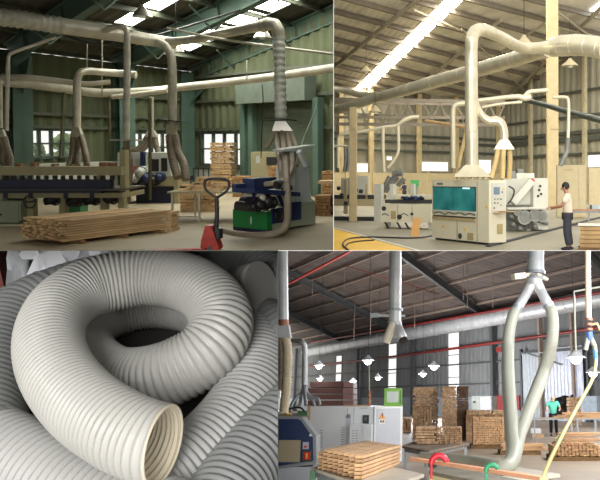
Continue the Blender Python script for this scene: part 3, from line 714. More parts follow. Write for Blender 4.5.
s_a, s_b, s_c = .2, f.sz(300, 215)[0], f.sz(315.5, 215)[0]; lw_ = g0 - g1_; lw_.z = 0
z1_, z2_ = f.sz(285, 208)[1], f.sz(307, 202)[1]
t.part('body', MB().prism([O + ex * s_a + V(0, 0, .05), O + ex * s_b + V(0, 0, .05), O + ex * s_b + lw_ + V(0, 0, .05), O + ex * s_a + lw_ + V(0, 0, .05)], V(0, 0, z1_ - .05)), m_sage, local=False)
t.part('body', MB().prism([O + ex * s_b + V(0, 0, .05), O + ex * s_c + V(0, 0, .05), O + ex * s_c + lw_ + V(0, 0, .05), O + ex * s_b + lw_ + V(0, 0, .05)], V(0, 0, z2_ - .05)), m_sage, local=False)
fbox(f, t, 'blue_door', m_blueA, 271, 208, 284, 223, .02, 0); fbox(f, t, 'blue_door', m_blueA, 291, 202, 300.5, 220, .02, 0)
mb = MB().disc(f.pt(277.5, 216, .03), f.n, .12, th=.02); mb.ring(f.pt(277.5, 216, .04), f.n, .13, .012); t.part('vent', mb, m_blk, local=False)
mb = MB(); q0 = f.pt(267.2, 204); za = f.sz(300, 168)[1]; 
mb.hexa([f.pt(298, 205, -.1), f.pt(315.5, 203, -.1), f.pt(315.5, 203, -.1) + f.ins * .6, f.pt(298, 205, -.1) + f.ins * .6, f.pt(299, 164, -.1), f.pt(312, 164, -.1), f.pt(312, 164, -.1) + f.ins * .5, f.pt(299, 164, -.1) + f.ins * .5]); t.part('tower', mb, m_whA, local=False)
mb = MB().prism([f.pt(291, 149.5, -.2), f.pt(322, 144.8, -.2), f.pt(321, 146.5, -.2), f.pt(304, 151.5, -.2), f.pt(292, 151.5, -.2)], f.ins * .3); t.part('hinged_cover', mb, m_whA, local=False)
mb = MB().beam(f.pt(306, 166, 0), f.pt(299, 151, 0), .1, .1); t.part('strut', mb, m_whA, local=False)
mb = MB(); mb.beam(f.pt(236, 190, .2), f.pt(283, 194, .2), .5, .09); t.part('infeed_table', mb, m_blueA, local=False)
mb = MB(); mb.beam(f.pt(246, 193, .2), f.pt(240, 208, .3), .06, .06); mb.beam(f.pt(270, 194, .2), f.pt(276, 206, .2), .06, .06); mb.beam(f.pt(252, 193, .2), f.pt(262, 206, .2), .06, .06); t.part('table_strut', mb, m_navy, local=False)
for x, y, r, m in ((247, 204, .16, m_blk), (255, 201, .18, m_blk), (250, 197, .12, m_galvd), (262, 202, .13, m_blk), (241, 206, .1, m_blk)):
    mb = MB().cyl(f.pt(x, y, .3), f.pt(x, y, -.1), r, seg=14); mb.ball(f.pt(x, y, .3), r * .7); t.part('motor', mb, m, local=False)
fbox(f, t, 'spindle_hood', m_blueA, 262, 178, 284, 196, -.2, .5); fbox(f, t, 'spindle_hood', m_blueA, 248, 184, 258, 192, -.3, .4)
fbox(f, t, 'guide_plate', m_whA, 258, 189, 284, 191, .25, 0)
mb = MB().ball(f.pt(275, 186, .2), .16); mb.cyl(f.pt(268, 184, .2), f.pt(282, 188, .2), .07); t.part('feed_roller', mb, m_blk, local=False)
mb = MB(); mb.disc(f.pt(317.5, 211, -.2), V(1, -.3, 0), .27, th=.06); t.part('belt_wheel', mb, m_blk, local=False)
# second cream machine at its back
f2 = Face(A, A.fl(262, 196), V(1, 0, 0)); t2 = Th(A, 'band_saw', 'cream machine tower behind the blue panelled moulder', 'machine', f2.O)
fbox(f2, t2, 'body', m_khaki, 251, 152, 277, 178, 0, .7); fbox(f2, t2, 'base', m_khaki, 254, 178, 274, 196, 0, .7, zmin=0)
fbox(f2, t2, 'control_box', m_blk, 267, 157, 277, 165, .1, 0); fbox(f2, t2, 'label_plate', m_whA, 256, 156, 260, 163, .02, 0)
# disc gate, hood and four hoses
t = Th(A, 'extraction_hood', 'large hood with round gate plate feeding four hoses over the moulder', 'hood', A.at(281, 131, 19.9)); Y = 19.9
mb = MB().disc(A.at(280, 119.5, Y), V(.05, 0, 1), .42, th=.03, seg=24); t.part('gate_plate', mb, m_blk, local=False)
mb = MB(); a = A.at(281, 121, Y); b = A.at(284, 131, Y)
mb.frustum([b + V(-.27, -.15, 0), b + V(.24, -.15, 0), b + V(.24, .15, 0), b + V(-.27, .15, 0)], [a + V(-.12, -.12, 0), a + V(.14, -.12, 0), a + V(.14, .12, 0), a + V(-.12, .12, 0)]); t.part('hood_box', mb, mat('bright_tin', (196, 192, 178), .3, .6), local=False)
for hpts, r in (([(277, 131, 19.9), (277.5, 145, 19.0), (279.5, 160, 18), (281, 172, 17.6), (281, 184, 17.4), (276, 190, 17.3), (270, 192, 17.3)], 2.3), ([(282, 131, 19.9), (283.5, 147, 19.0), (285.5, 162, 17.8), (286.5, 180, 17.2), (287.5, 200, 16.8), (287, 222, 16.5), (279, 231.5, 16.4), (262, 235.5, 16.4), (240, 235, 16.6), (222, 231, 17.3), (214, 230, 17.5)], 3.2),
                  ([(287, 131, 19.9), (289.5, 145, 19.0), (292, 158, 18), (291.5, 169, 17.6), (286, 178, 17.3), (275, 183, 17.2), (262, 184.5, 17.3)], 2.4), ([(290, 131, 19.9), (294.5, 143, 19.2), (297.5, 154, 18.6), (296, 166, 18.2)], 2.3), ([(275, 131, 20.2), (270, 142, 20.2), (266, 148, 20.2)], 2.2)):
    pipe(A, hpts, r, 'flexible_hose', m_flexg, t, rib=.1)
mb = MB().tube([A.at(*q) for q in ((318, 100, 23), (312, 118, 22), (304, 137, 21), (299, 152, 20))], .015, 6, spline=5); solo(A, 'cable', mb, m_blk, 'thin dark cable slanting down before the roller door', 'cable')
mb = MB().tube([A.at(*q) for q in ((262, 84, 21), (263, 100, 21), (262, 125, 20.8), (261, 158, 20.5))], .015, 6, spline=5); solo(A, 'cable', mb, m_blk, 'thin dark cable hanging beside the ribbed drop pipe', 'cable')
fq = Face(A, gP + gN * .4 , g1)
t = Th(A, 'wall_cart', 'low dark cart frame against the pale wall beside the corner column', 'cart', A.fl(200, 190)); f = Face(A, A.fl(200, 190), V(1, 0, 0))
for x in (193, 198, 203, 208): fbox(f, t, 'post', m_blk, x, 168, x + .8, 190, 0, .05, zmin=0)
fbox(f, t, 'top_rail', m_blk, 193, 168, 209, 169, 0, .05)
# ================================================================== HALL B: the bright cream hall, upper right
B = Hall(180, 1.9, (333.6, None, None, 250.6)); HALLS.append(B)
m_cladB = mat('tan_profiled_sheet', (150, 144, 122), .8, var=.08, scale=.4)
m_roofB = mat('grey_brown_roof_sheet', (214, 206, 188), .8, var=.15, scale=.6, stretch=(1, 1, 1))
m_purB = mat('brown_steel_purlin', (118, 108, 92), .7, var=.1)
m_bandB = mat('dark_girt_band', (74, 76, 66), .7, var=.1)
m_creamB = mat('cream_column_paint', (196, 176, 130), .6, var=.08, scale=2)
m_floorB = mat('dusty_floor', (158, 150, 126), .6, var=.12, scale=.3, bump=.1, bscale=5)
m_yel = mat('yellow_floor_paint', (250, 196, 52), .6, var=.06, scale=1)
m_line = mat('white_floor_line', (226, 220, 200), .6)
m_mach = mat('ivory_machine_enamel', (226, 218, 190), .4, var=.03)
m_machg = mat('grey_white_enamel', (206, 204, 188), .45, var=.04)
m_galvB = mat('warm_galvanised_duct', (212, 202, 172), .3, .45, var=.1, scale=2)
m_pvc = mat('ivory_dust_pipe', (222, 212, 180), .4, .2, var=.05)
m_hoseB = mat('tan_suction_hose', (206, 180, 122), .6, var=.1)
m_tealg = mat('teal_viewing_window', (72, 168, 166), .12, 0, var=.35, scale=1.2, c2=(34, 116, 122))
m_dark = mat('dark_machine_detail', (56, 56, 54), .6)
m_greyB = mat('grey_fitting', (130, 130, 122), .5, .2, var=.2)
m_beige = mat('beige_cabinet', (188, 172, 132), .6, var=.05)

e1B = flat(B.dirn(37, 180)); e2B = flat(B.dirn(1400, 180))
bP = B.fl(500, 197)
gdir = -e1B; gnB = V(e1B.y, -e1B.x, 0); gnB = gnB if gnB.y < 0 else -gnB
sdir = -e2B; snB = V(e2B.y, -e2B.x, 0); snB = snB if snB.y < 0 else -snB
gabB = (bP, gnB); sideB = (bP, snB)
tcB = B.on(500, 101, gabB); trB = B.on(560, 62, gabB)
rfB = (trB - tcB).normalized(); slB = rfB.z / V(rfB.x, rfB.y, 0).length
def sgB(px, py=150): return (B.on(px, py, gabB) - bP).dot(gdir)
def zgB(px, py): return B.on(px, py, gabB).z
def ssB(px, py=150): return (B.on(px, py, sideB) - bP).dot(sdir)
def zsB(px, py): return B.on(px, py, sideB).z
mb = MB(); mb.quad(V(-30, 12, 0), V(40, 12, 0), V(40, 120, 0), V(-30, 120, 0)); struct(B, 'floor', mb, m_floorB)
wg = (sgB(588), sgB(608), zgB(595, 167), zgB(595, 155)); wg2 = (sgB(588), sgB(608), zgB(595, 208), zgB(595, 196))
struct(B, 'wall_right', corr_wall(bP, gdir, gnB, sgB(604) + 1, lambda s: tcB.z + s * slB, 1.0, .06, [wg]), m_cladB)
wl1 = (ssB(373.5), ssB(352), zsB(362, 172), zsB(362, 163.5)); wl2 = (ssB(448), ssB(421), zsB(430, 171), zsB(430, 162)); wl3 = (ssB(491), ssB(478), zsB(484, 178), zsB(484, 160))
wl4 = (ssB(392), ssB(386), zsB(389, 160), zsB(389, 156.5))
struct(B, 'wall_left', corr_wall(bP, sdir, snB, ssB(328), lambda s: tcB.z + .5, 1.0, .06, sorted([wl1, wl2, wl3, wl4])), m_cladB)
m_glzB = glass('clear_glass', (240, 245, 250), .05, .06); m_frB = mat('cream_window_frame', (170, 160, 130), .6)
for k, w_ in enumerate((wl1, wl2, wl3, wl4)): window(B, 4 + k, bP, sdir, snB, w_, 1, 1, m_frB, m_glzB, .12)
window(B, 8, bP, gdir, gnB, wg, 1, 1, m_frB, m_glzB, .12)
# girts and dark bands
mb = MB()
for py in (119, 137, 143, 152): mb.beam(bP + snB * .3 + V(0, 0, zsB(430, py)), bP + snB * .3 + sdir * ssB(328) + V(0, 0, zsB(430, py)), .2, .22)
struct(B, 'trim_7', mb, m_bandB)
mb = MB()
for py, h in ((121, .2), (136, .3), (142, .5), (156, .25), (98, .2)): mb.beam(bP + gnB * .3 + V(0, 0, zgB(540, py)), bP + gnB * .3 + gdir * sgB(606) + V(0, 0, zgB(540, py)), .2, h)
struct(B, 'trim_8', mb, m_bandB)
for px in (340, 370, 418, 455, 497):
    struct(B, 'trim_9', MB().pbox(bP + sdir * ssB(px) + snB * .35, sdir * .5, snB * .3, V(0, 0, tcB.z)), m_creamB)
for px in (534, 588):
    struct(B, 'trim_10', MB().pbox(bP + gdir * sgB(px) + gnB * .4, gdir * .42, gnB * .3, V(0, 0, tcB.z + sgB(px) * slB)), mat('dull_cream_post', (168, 156, 122), .7))
# roof
upB = rfB.cross(e2B).normalized(); upB = upB if upB.z > 0 else -upB
roofB = (tcB, upB)
def RB(px, py, w=0.0): return B.on(px, py, roofB) + upB * w
def uvB(px, py):
    d = B.on(px, py, roofB) - tcB; u = e2B - rfB * e2B.dot(rfB); u.normalize(); return d.dot(u), d.dot(rfB), u
_, _, uB = uvB(400, 40)
sa = B.on(357, 88, roofB); sb = B.on(462, 0, roofB); sw = (B.on(375, 88, roofB) - B.on(356, 88, roofB)).dot(uB)
u1 = (sa - tcB).dot(uB); u2 = (sb - tcB).dot(uB); v1 = (sa - tcB).dot(rfB); v2 = (sb - tcB).dot(rfB)
print('B roof', tcB, slB, u1, u2, v1, v2, sw)
# sheets as strips from eave to ridge, opening left for the daylight strip
def RP(u, v, w=0.0): return tcB + uB * u + rfB * v + upB * w
def rstrip(mb, ua, ub, va, vb, n=1, ww=.05):
    for i in range(n):
        a = ua + (ub - ua) * i / n; b = ua + (ub - ua) * (i + 1) / n; mb.quad(RP(a, va, ww * (i % 2)), RP(b, va, ww * ((i + 1) % 2)), RP(b, vb, ww * ((i + 1) % 2)), RP(a, vb, ww * (i % 2)))
um = (u1 + u2) / 2; ua, ub = um - .75, um + .75; VM = v2 * 1.35
mb = MB(); rstrip(mb, -45, ua, -1, VM, 90); rstrip(mb, ub, 22, -1, VM, 44); rstrip(mb, ua, ub, -1, v1, 4)
struct(B, 'ceiling', mb, m_roofB)
skyB = glow('daylight_strip', (255, 248, 230), 34)
mb = MB(); v = v1
while v < VM: mb.pbox(RP(ua, v, .05), uB * (ub - ua), rfB * (VM - v1) / 24, upB * .03); v += (VM - v1) / 24
struct(B, 'ceiling_skylight', mb, skyB)
# next daylight strip: corner patch in view, run beyond it added to brighten the roof
_q = RB(592, 10); uq = (_q - tcB).dot(uB); vq = (_q - tcB).dot(rfB)
mb = MB(); n_ = 8
for i in range(n_): mb.pbox(RP(uq - .2, vq + i * 2.0, -.12), uB * 2.6, rfB * 1.9, upB * .03)
struct(B, 'ceiling_skylight', mb, glow('daylight_patch', (225, 236, 250), 9))
# purlins (seen crossing down to the right) and rafters
mb = MB()
for x0, y0, x1, y1 in ((333, -8, 600, 66), (333, 8, 560, 67), (333, 22, 540, 76), (333, 36, 520, 83), (333, 50, 500, 91), (333, 62, 500, 99), (333, 73, 430, 95), (400, -6, 600, 50), (460, -6, 604, 33), (520, -6, 604, 16), (333, 82, 400, 97)):
    mb.beam(RB(x0, y0, -.25), RB(x1, y1, -.25), .16, .4, upB)
struct(B, 'trim_11', mb, m_purB)
mb = MB()
for x0, y0, x1, y1 in ((333, 62, 420, -10), (335, 98, 345, 92), (398, 98, 500, 14), (470, 84, 512, 45), (505, 96, 604, -2), (382, 98, 398, 86)):
    mb.beam(RB(x0, y0, -.5), RB(x1, y1, -.5), .2, .3, upB)
for x0, y0, x1, y1 in ((412, 0, 470, 26), (460, 20, 524, 84), (552, 0, 604, 40), (560, 20, 604, 30), (500, 44, 552, 8)): mb.beam(RB(x0, y0, -.8), RB(x1, y1, -.8), .12, .18, upB)
struct(B, 'trim_12', mb, mat('pale_truss_steel', (160, 150, 126), .6))
m_webB = mat('brown_web_steel', (112, 102, 84), .7)
# lattice trusses across the hall in front of the left wall
for Y, y0, y1, lab in ((62, 101, 124, 'near lattice truss with diagonal webs spanning above the small machines'), (70, 104, 117, 'far lattice truss with diagonal webs close to the tan wall')):
    a = B.at(326, y0 - 2, Y); b = B.at(505, y0 + 1, Y); c = B.at(326, y1, Y); d = B.at(505, y1 + 1, Y)
    t = Th(B, 'lattice_truss', lab, 'truss', c)
    t.part('top_chord', MB().beam(a, b, .15, .25), m_purB, local=False); t.part('bottom_chord', MB().beam(c, d, .15, .25), m_purB, local=False); n = 11
    for k in range(n):
        p = a.lerp(b, k / n); q = c.lerp(d, (k + .5) / n); r_ = a.lerp(b, (k + 1) / n)
        t.part('web', MB().beam(p, q, .06, .09), m_webB, local=False); t.part('web', MB().beam(q, r_, .06, .09), m_webB, local=False)
# ---- columns
def column(x0, x1, ytop, xb0, xb1, yb, label):
    g = B.fl((xb0 + xb1) / 2, yb); f = Face(B, g, V(1, 0, 0)); t = Th(B, 'steel_column', label, 'column', g)
    w = (f.sz(xb1, yb)[0] - f.sz(xb0, yb)[0]); a = f.sz(xb0, 150)[0]; zt = f.sz(x0, ytop)[1]
    t.part('shaft', MB().pbox(g + V(a, 0, 0), V(w, 0, 0), V(0, w * .9, 0), V(0, 0, zt)), m_creamB, local=False)
    t.part('base_plate', MB().pbox(g + V(a - .1, -.1, 0), V(w + .2, 0, 0), V(0, w * .9 + .2, 0), V(0, 0, .03)), m_greyB, local=False)
    t.part('junction_box', MB().pbox(g + V(a + w * .3, -.12, f.sz(x0, 129)[1]), V(w * .7, 0, 0), V(0, .1, 0), V(0, 0, .28)), m_creamB, local=False)
    return t
column(543, 553, -30, 547.5, 558.5, 208, 'tall cream steel column standing beside the worker and his bench'.replace('his', 'the'))
column(350, 357, 107, 349.5, 356.5, 222, 'cream steel column carrying the pipe end at the yellow floor')
# ---- ducts
tm = Th(B, 'main_duct', 'large pale duct sloping across the hall and behind the tall column', 'duct', B.at(450, 80, 38))
pipe(B, [(326, 112, 48), (345, 108, 46), (360, 103, 45), (376, 98, 44), (395, 93, 42), (430, 83, 39), (470, 72, 36), (505, 62, 33), (525, 56, 31.5), (548, 49, 30)], [4.5, 4.8, 5, 5.2, 5.6, 6.4, 7.2, 7.6, 7.6, 8], 'duct_run', m_galvB, tm, ring_every=2.2, seg=20)
pipe(B, [(326, 87, 46), (345, 91, 46), (362, 95, 45), (378, 96, 44)], [2.6, 2.8, 3.4, 4], 'branch', m_galvB, tm, ring_every=2.4)
tv = Th(B, 'riser_duct', 'tall pale riser duct standing on the ivory machine and bending over into the big joint', 'duct', B.at(471, 165, 24.5))
pipe(B, [(471.5, 168, 24.5), (471.5, 140, 24.5), (471.5, 100, 24.8), (471.3, 60, 25), (471.5, 46, 25)], 6.6, 'riser', m_galvB, tv, ring_every=1.05, seg=22)
pipe(B, [(471.5, 48, 25), (472, 38, 25), (476, 31, 25.2), (483, 30, 25.6), (492, 33, 26)], 6.6, 'elbow', m_galvB, tv, ring_every=.3, seg=22)
pipe(B, [(486, 31, 25.8), (500, 37, 26.6), (514, 44.5, 27.5), (524, 48, 28), (540, 48, 28.6), (556, 47, 29)], [6.2, 6, 5.8, 5.6, 6, 8], 'branch', m_galvB, tv, ring_every=1.3, seg=20)
pipe(B, [(553, 47.5, 29), (560, 46, 28.6), (575, 45, 28), (590, 46, 27.5), (606, 49, 27)], [9.5, 10.5, 10.8, 10.6, 11], 'duct_run', m_galvB, tv, ring_every=.55, seg=24)
a = B.at(471.5, 165, 24.5); b = B.at(472, 177, 24.5)
mb = MB().frustum([b + V(-.57, -.4, 0), b + V(.57, -.4, 0), b + V(.57, .4, 0), b + V(-.57, .4, 0)], [a + V(-.2, -.2, 0), a + V(.2, -.2, 0), a + V(.2, .2, 0), a + V(-.2, .2, 0)]); tv.part('hood', mb, m_galvB, local=False)
for px in (459, 466, 473, 480, 486): tv.part('spigot', MB().cyl(B.at(px, 176, 24.4), B.at(px - .3, 179, 24.4), .09), m_pvc, local=False)
t2 = Th(B, 'branch_duct', 'branch duct leaving the riser to a hood with three tan hoses', 'duct', B.at(503, 150, 24.6))
pipe(B, [(474, 100, 24.9), (477, 108, 24.8), (482, 116, 24.7), (489, 121, 24.7), (496, 121, 24.7), (501, 124, 24.7), (503.5, 131, 24.7), (504, 142, 24.7)], [4, 4, 4, 4.6, 5, 5, 4.6, 4.4], 'elbow', m_galvB, t2, ring_every=.3)
a = B.at(504, 140, 24.7); b = B.at(504, 149.5, 24.7)
mb = MB().frustum([b + V(-.31, -.2, 0), b + V(.31, -.2, 0), b + V(.31, .2, 0), b + V(-.31, .2, 0)], [a + V(-.13, -.13, 0), a + V(.13, -.13, 0), a + V(.13, .13, 0), a + V(-.13, .13, 0)]); t2.part('hood', mb, m_galvB, local=False)
for hp in ([(498, 149, 24.6), (496, 160, 24.5), (493.5, 170, 24.4), (491, 179, 24.3)], [(503.5, 149, 24.6), (503, 162, 24.5), (502.5, 179, 24.4)], [(509.5, 149, 24.7), (510, 162, 24.8), (509, 179, 24.9)]): pipe(B, hp, 2.5, 'flexible_hose', m_hoseB, t2, rib=.09)
ta = Th(B, 'small_dust_pipe', 'slim ivory pipe bending down to the rear of the ivory machine', 'pipe', B.at(453, 165, 30))
pipe(B, [(468, 104, 30), (460, 104, 30), (455, 106, 30), (453, 112, 30), (453, 140, 30), (453, 168, 30)], 2.4, 'pipe_run', m_pvc, ta, ring_every=2.5)
pipe(B, [(476, 101, 30), (500, 98, 30), (517, 96.5, 30), (524, 98, 30), (531, 97, 30)], [2.2, 2.2, 2.4, 3.2, 3.2], 'pipe_run', m_pvc, ta)
pipe(B, [(524, 97, 30), (529, 92, 30), (537, 91, 30), (548, 90, 30)], 2.1, 'pipe_run', m_pvc, ta)
pipe(B, [(482, 107.5, 30), (500, 104, 30), (522, 102, 30)], 1.4, 'pipe_run', m_pvc, ta)
pipe(B, [(478, 175, 27), (468, 160, 27), (466, 150, 27)], 2, 'flexible_hose', m_hoseB, ta)
pipe(B, [(467, 128, 29), (464, 142, 29), (460, 157, 29), (458, 168, 29)], 2.1, 'flexible_hose', m_hoseB, ta, rib=.1)
pipe(B, [(524, 100, 40), (545, 105, 38), (565, 111, 36), (585, 116, 34), (604, 121, 32)], [2.4, 2.6, 3, 3.3, 3.6], 'dark_duct', mat('dark_green_duct', (74, 82, 72), .5, .3), label='dark grey duct receding behind the tall cream column', ring_every=1.4)
td = Th(B, 'drop_pipe', 'slim ivory pipe elbow dropping to the beige cabinets', 'pipe', B.at(569, 150, 32))
pipe(B, [(553, 97.5, 32), (562, 97, 32), (567, 98, 32), (568.5, 103, 32), (568.5, 120, 32), (568, 139, 32)], 1.7, 'pipe_run', m_pvc, td)
pipe(B, [(568, 138, 32), (567, 150, 32), (564, 158, 32), (560, 166, 32)], 2.3, 'flexible_hose', m_greyB, td, rib=.1)
tl = Th(B, 'long_dust_pipe', 'slim ivory pipe with drops running over the small machines', 'pipe', B.at(380, 130, 40))
pipe(B, [(419, 117, 40), (411, 117.5, 40), (403, 121, 40), (396, 125.5, 40), (384, 127, 40), (370, 130, 40), (356, 132.5, 40), (346, 133.5, 40), (340, 135.5, 40), (338, 141, 40), (338, 168, 40)], [2, 2, 2, 1.5, 1.4, 1.4, 1.4, 1.5, 1.6, 1.6, 1.6], 'pipe_run', m_pvc, tl, ring_every=5)
pipe(B, [(383, 127, 40), (383, 150, 40), (384, 172, 40)], 1.7, 'pipe_drop', m_pvc, tl)
pipe(B, [(398, 126, 40), (398.5, 140, 40), (398, 152, 40), (394, 160, 40), (388, 168, 40)], 1.6, 'pipe_drop', m_pvc, tl)
tk = Th(B, 'cluster_pipe', 'short grey pipes hanging to the conveyor beside the far cream column'.replace('far ', ''), 'pipe', B.at(343, 150, 34))
for x in (345, 348): pipe(B, [(x, 146, 34), (x + .5, 160, 34), (x - 1, 172, 34)], 1.5, 'flexible_hose', m_greyB, tk, rib=.1)
pipe(B, [(334, 146, 34), (342, 146, 34), (349, 147, 34)], 1.2, 'pipe_run', m_pvc, tk)
mb = MB().tube([B.at(*q) for q in ((426, 121, 36), (445, 124, 35), (468, 127.5, 34))], .08, 6); solo(B, 'air_pipe', mb, mat('orange_brown_pipe', (196, 160, 108), .5), 'thin orange brown pipe reaching the riser duct from the side', 'pipe')
for px, py, Y, s in ((375, 112, 40, 1.3), (524, 44, 30, 1.2), (570, 66, 36, 1.5), (366, 72, 44, 1.4)):
    bell_lamp(B, px, py, Y, s, {375: 'unlit bell lamp hanging beneath the large duct above the conveyor', 524: 'small bell lamp perched above the joint of the large duct', 570: 'unlit bell lamp hanging under the widest duct', 366: 'unlit bell lamp near the low end of the daylight strip'}[px], m_beige, top=2.2)
# ---- ivory machine
O = B.fl(489, 245.5); ex = -flat(B.dirn(-135, 180)); fm = Face(B, O, ex); sd_ = V(-ex.y, ex.x, 0); sd_ = sd_ if sd_.y > 0 else -sd_
fs2 = Face(B, O, sd_)
t = Th(B, 'planer_machine', 'big ivory planing machine with teal viewing window beside the worker', 'machine', O)
a0 = fm.sz(432, 210)[0]; zt = fm.sz(489, 180)[1]
DW = fs2.sz(506, 210)[0]
mb = MB().pbox(O + ex * a0 + V(0, 0, .07), ex * -a0, sd_ * DW, V(0, 0, zt - .07)); t.part('housing', mb, m_mach, local=False)
mb = MB().pbox(O + ex * (a0 + .08) + sd_ * .08, ex * (-a0 - .16), sd_ * (DW - .16), V(0, 0, .068)); t.part('plinth', mb, m_dark, local=False)
fbox(fm, t, 'viewing_window', m_tealg, 433.3, 187.5, 475.3, 210.5, .012, 0, label='teal tinted viewing window')
w_ = t.o.children[-1]
fbox(fm, t, 'window_frame', m_dark, 432.6, 186.6, 476, 187.4, .02, 0, parent=w_); fbox(fm, t, 'window_frame', m_dark, 475.3, 187, 476.1, 211.5, .02, 0, parent=w_); fbox(fm, t, 'window_frame', m_machg, 432.6, 210.6, 476, 212, .04, 0, parent=w_)
fbox(fm, t, 'light_bar', glow('cool_lamp', (190, 240, 235), 1.5), 463, 187.6, 470, 189, .02, 0)
mb = MB()
wv = [(434, 213), (440, 212), (445, 214.5), (449, 212.5), (455, 214), (460, 212.5), (465, 215), (470, 213.5), (475, 215.5)]
mb.tube([fm.pt(x, y, .012) for x, y in wv], .016, 5, spline=4); t.part('wave_marking', mb, mat('blue_grey_marking', (70, 96, 104), .5), local=False)
fbox(fm, t, 'handle_rail', mat('tan_handle', (176, 158, 118), .5), 433.5, 217.5, 476, 220, .05, 0); fbox(fm, t, 'rail_slot', m_dark, 433.5, 216, 476, 217.5, .01, 0)
for x in (457, 477): fbox(fm, t, 'panel_seam', m_greyB, x, 221 if x == 457 else 182, x + .5, 243, .008, 0)
mb = MB().disc(fm.pt(460.3, 236, .012), fm.n, .085, th=.02); t.part('round_vent', mb, m_dark, local=False)
fbox(fm, t, 'vent', mat('tan_vent', (178, 160, 112), .6), 467.5, 233, 473.5, 240, .012, 0)
fbox(fs2, t, 'vent', mat('tan_vent', (178, 160, 112), .6), 497, 224, 502.5, 234, .012, 0)
def tri(face, x, y, h, out=.014):
    mb = MB(); p = [face.pt(x - h * .55, y + h * .5, out), face.pt(x + h * .55, y + h * .5, out), face.pt(x, y - h * .5, out)]; mb.prism(p, face.n * .006); return mb
for f_, x, y in ((fm, 443.5, 226), (fm, 465, 229), (fm, 487, 206)): t.part('warning_sticker', tri(f_, x, y, 2.6), m_yel, local=False)
fbox(fm, t, 'maker_plate', m_line, 433.5, 182.5, 436, 185.5, .012, 0, label='small square emblem plate')
fbox(fm, t, 'lettering', mat('pale_blue_lettering', (96, 116, 124), .6), 437, 183, 443, 184.6, .012, 0, label='small blurred maker lettering')
fbox(fs2, t, 'control_panel', m_machg, 491.5, 183, 504.5, 211, .03, 0); cp = t.o.children[-1]
fbox(fs2, t, 'screen', mat('grey_blue_screen', (120, 136, 150), .2), 493, 187, 499, 194.5, .04, 0, parent=cp)
for x, y, m in ((494, 199, m_greyB), (497, 199, mat('green_button', (50, 140, 70), .4)), (500, 199, m_dark), (494, 203, m_dark), (497, 203, mat('red_button', (190, 40, 30), .4)), (501.5, 192, m_dark), (503, 189, m_yel), (493.5, 208, m_dark), (500, 205, m_greyB)):
    t.part('button', MB().disc(fs2.pt(x, y, .04), fs2.n, .022, th=.02, seg=10), m, local=False, parent=cp)
for y in (186, 213, 240): 
    t.part('bolt', MB().disc(fm.pt(475, y + 2, .01), fm.n, .02, th=.01, seg=8), m_dark, local=False)
mb = MB().pbox(fs2.pt(492, 212.5, .02), sd_ * .2, fs2.n * .35, V(0, 0, -.02)); mb.pbox(fs2.pt(497, 211.5, .02), sd_ * .3, fs2.n * .5, V(0, 0, .02)); t.part('side_shelf', mb, m_board, local=False)
# ---- second machine: white block with feed units
O2 = B.fl(548, 228); f2 = Face(B, B.fl(531, 231), V(1, .25, 0)); t = Th(B, 'moulding_machine', 'white moulder with tilted arm and round motors between ivory machine and worker', 'machine', f2.O)
fbox(f2, t, 'cabinet', m_machg, 533.5, 178, 548, 229, 0, .7, zmin=.05); fbox(f2, t, 'cabinet', m_machg, 506, 178.5, 534, 205, -.35, .5)
fbox(f2, t, 'base', m_greyB, 507, 205, 546, 233, -.4, .4, zmin=.0)
for x, y in ((539, 190), (541, 194), (538, 196), (540, 186)): t.part('knob', MB().disc(f2.pt(x, y, .02), f2.n, .045, th=.04), m_dark, local=False)
mb = MB().beam(f2.pt(512, 203, .1), f2.pt(531, 181, .1), .25, .28, up=V(0, 1, 0)); t.part('tilted_arm', mb, m_machg, local=False)
mb = MB().ball(f2.pt(531, 181, .15), .09); t.part('arm_knob', mb, mat('red_button', (190, 40, 30), .4), local=False)
for x, y, r, q in ((521, 217, .27, .5), (531, 215, .24, .45), (514, 211, .16, .3), (539, 216, .22, .4)):
    mb = MB().cyl(f2.pt(x, y, .4), f2.pt(x, y, .4 - q), r, seg=20); t.part('motor', mb, mat('motor_grey', (150, 150, 142), .5), local=False); mo = t.o.children[-1]
    t.part('motor_cap', MB().disc(f2.pt(x, y, .41), f2.n, r * .7, th=.03), m_greyB, local=False, parent=mo)
for x, y in ((511, 224), (518, 228), (526, 230), (533, 226), (509, 216), (543, 222)): mb = MB().ball(f2.pt(x, y, .2), .12, .16, .1); mb.cyl(f2.pt(x - 3, y, .2), f2.pt(x + 3, y + 2, .2), .05); t.part('gear_unit', mb, m_greyB, local=False)
fbox(f2, t, 'feed_table', m_machg, 503, 207, 545, 209, .5, .1); fbox(f2, t, 'top_box', m_greyB, 512, 171, 520, 179, -.5, .8); fbox(f2, t, 'top_box', m_line, 522, 173, 540, 178.5, -.6, .9)
mb = MB().tube([f2.pt(506, 186, .3), f2.pt(511, 190, .35), f2.pt(509, 198, .35), f2.pt(505, 204, .3)], .03, 8, spline=5); t.part('cable', mb, m_dark, local=False)
mb = MB(); mb.cyl(f2.pt(524, 172, -.8), f2.pt(530, 172, -.8), .12); mb.cyl(f2.pt(512, 175, -.8), f2.pt(522, 175, -.8), .12); t.part('rear_motor', mb, m_greyB, local=False)
mb = MB(); p0 = B.fl(488, 247); p1 = B.fl(600, 218); mb.beam(p0 + V(0, 0, .03), p1 + V(0, 0, .03), .14, .06)
for k in range(0): pass
solo(B, 'floor_rail', mb, m_dark, 'dark steel floor rail running past the white moulder', 'rail')
solo(B, 'board', MB().pbox(f2.pt(520, 206.8, .95), V(.55, 0, 0), V(0, .22, 0), V(0, 0, .02)), m_line, 'pale board being fed by the worker into the white moulder', 'board')
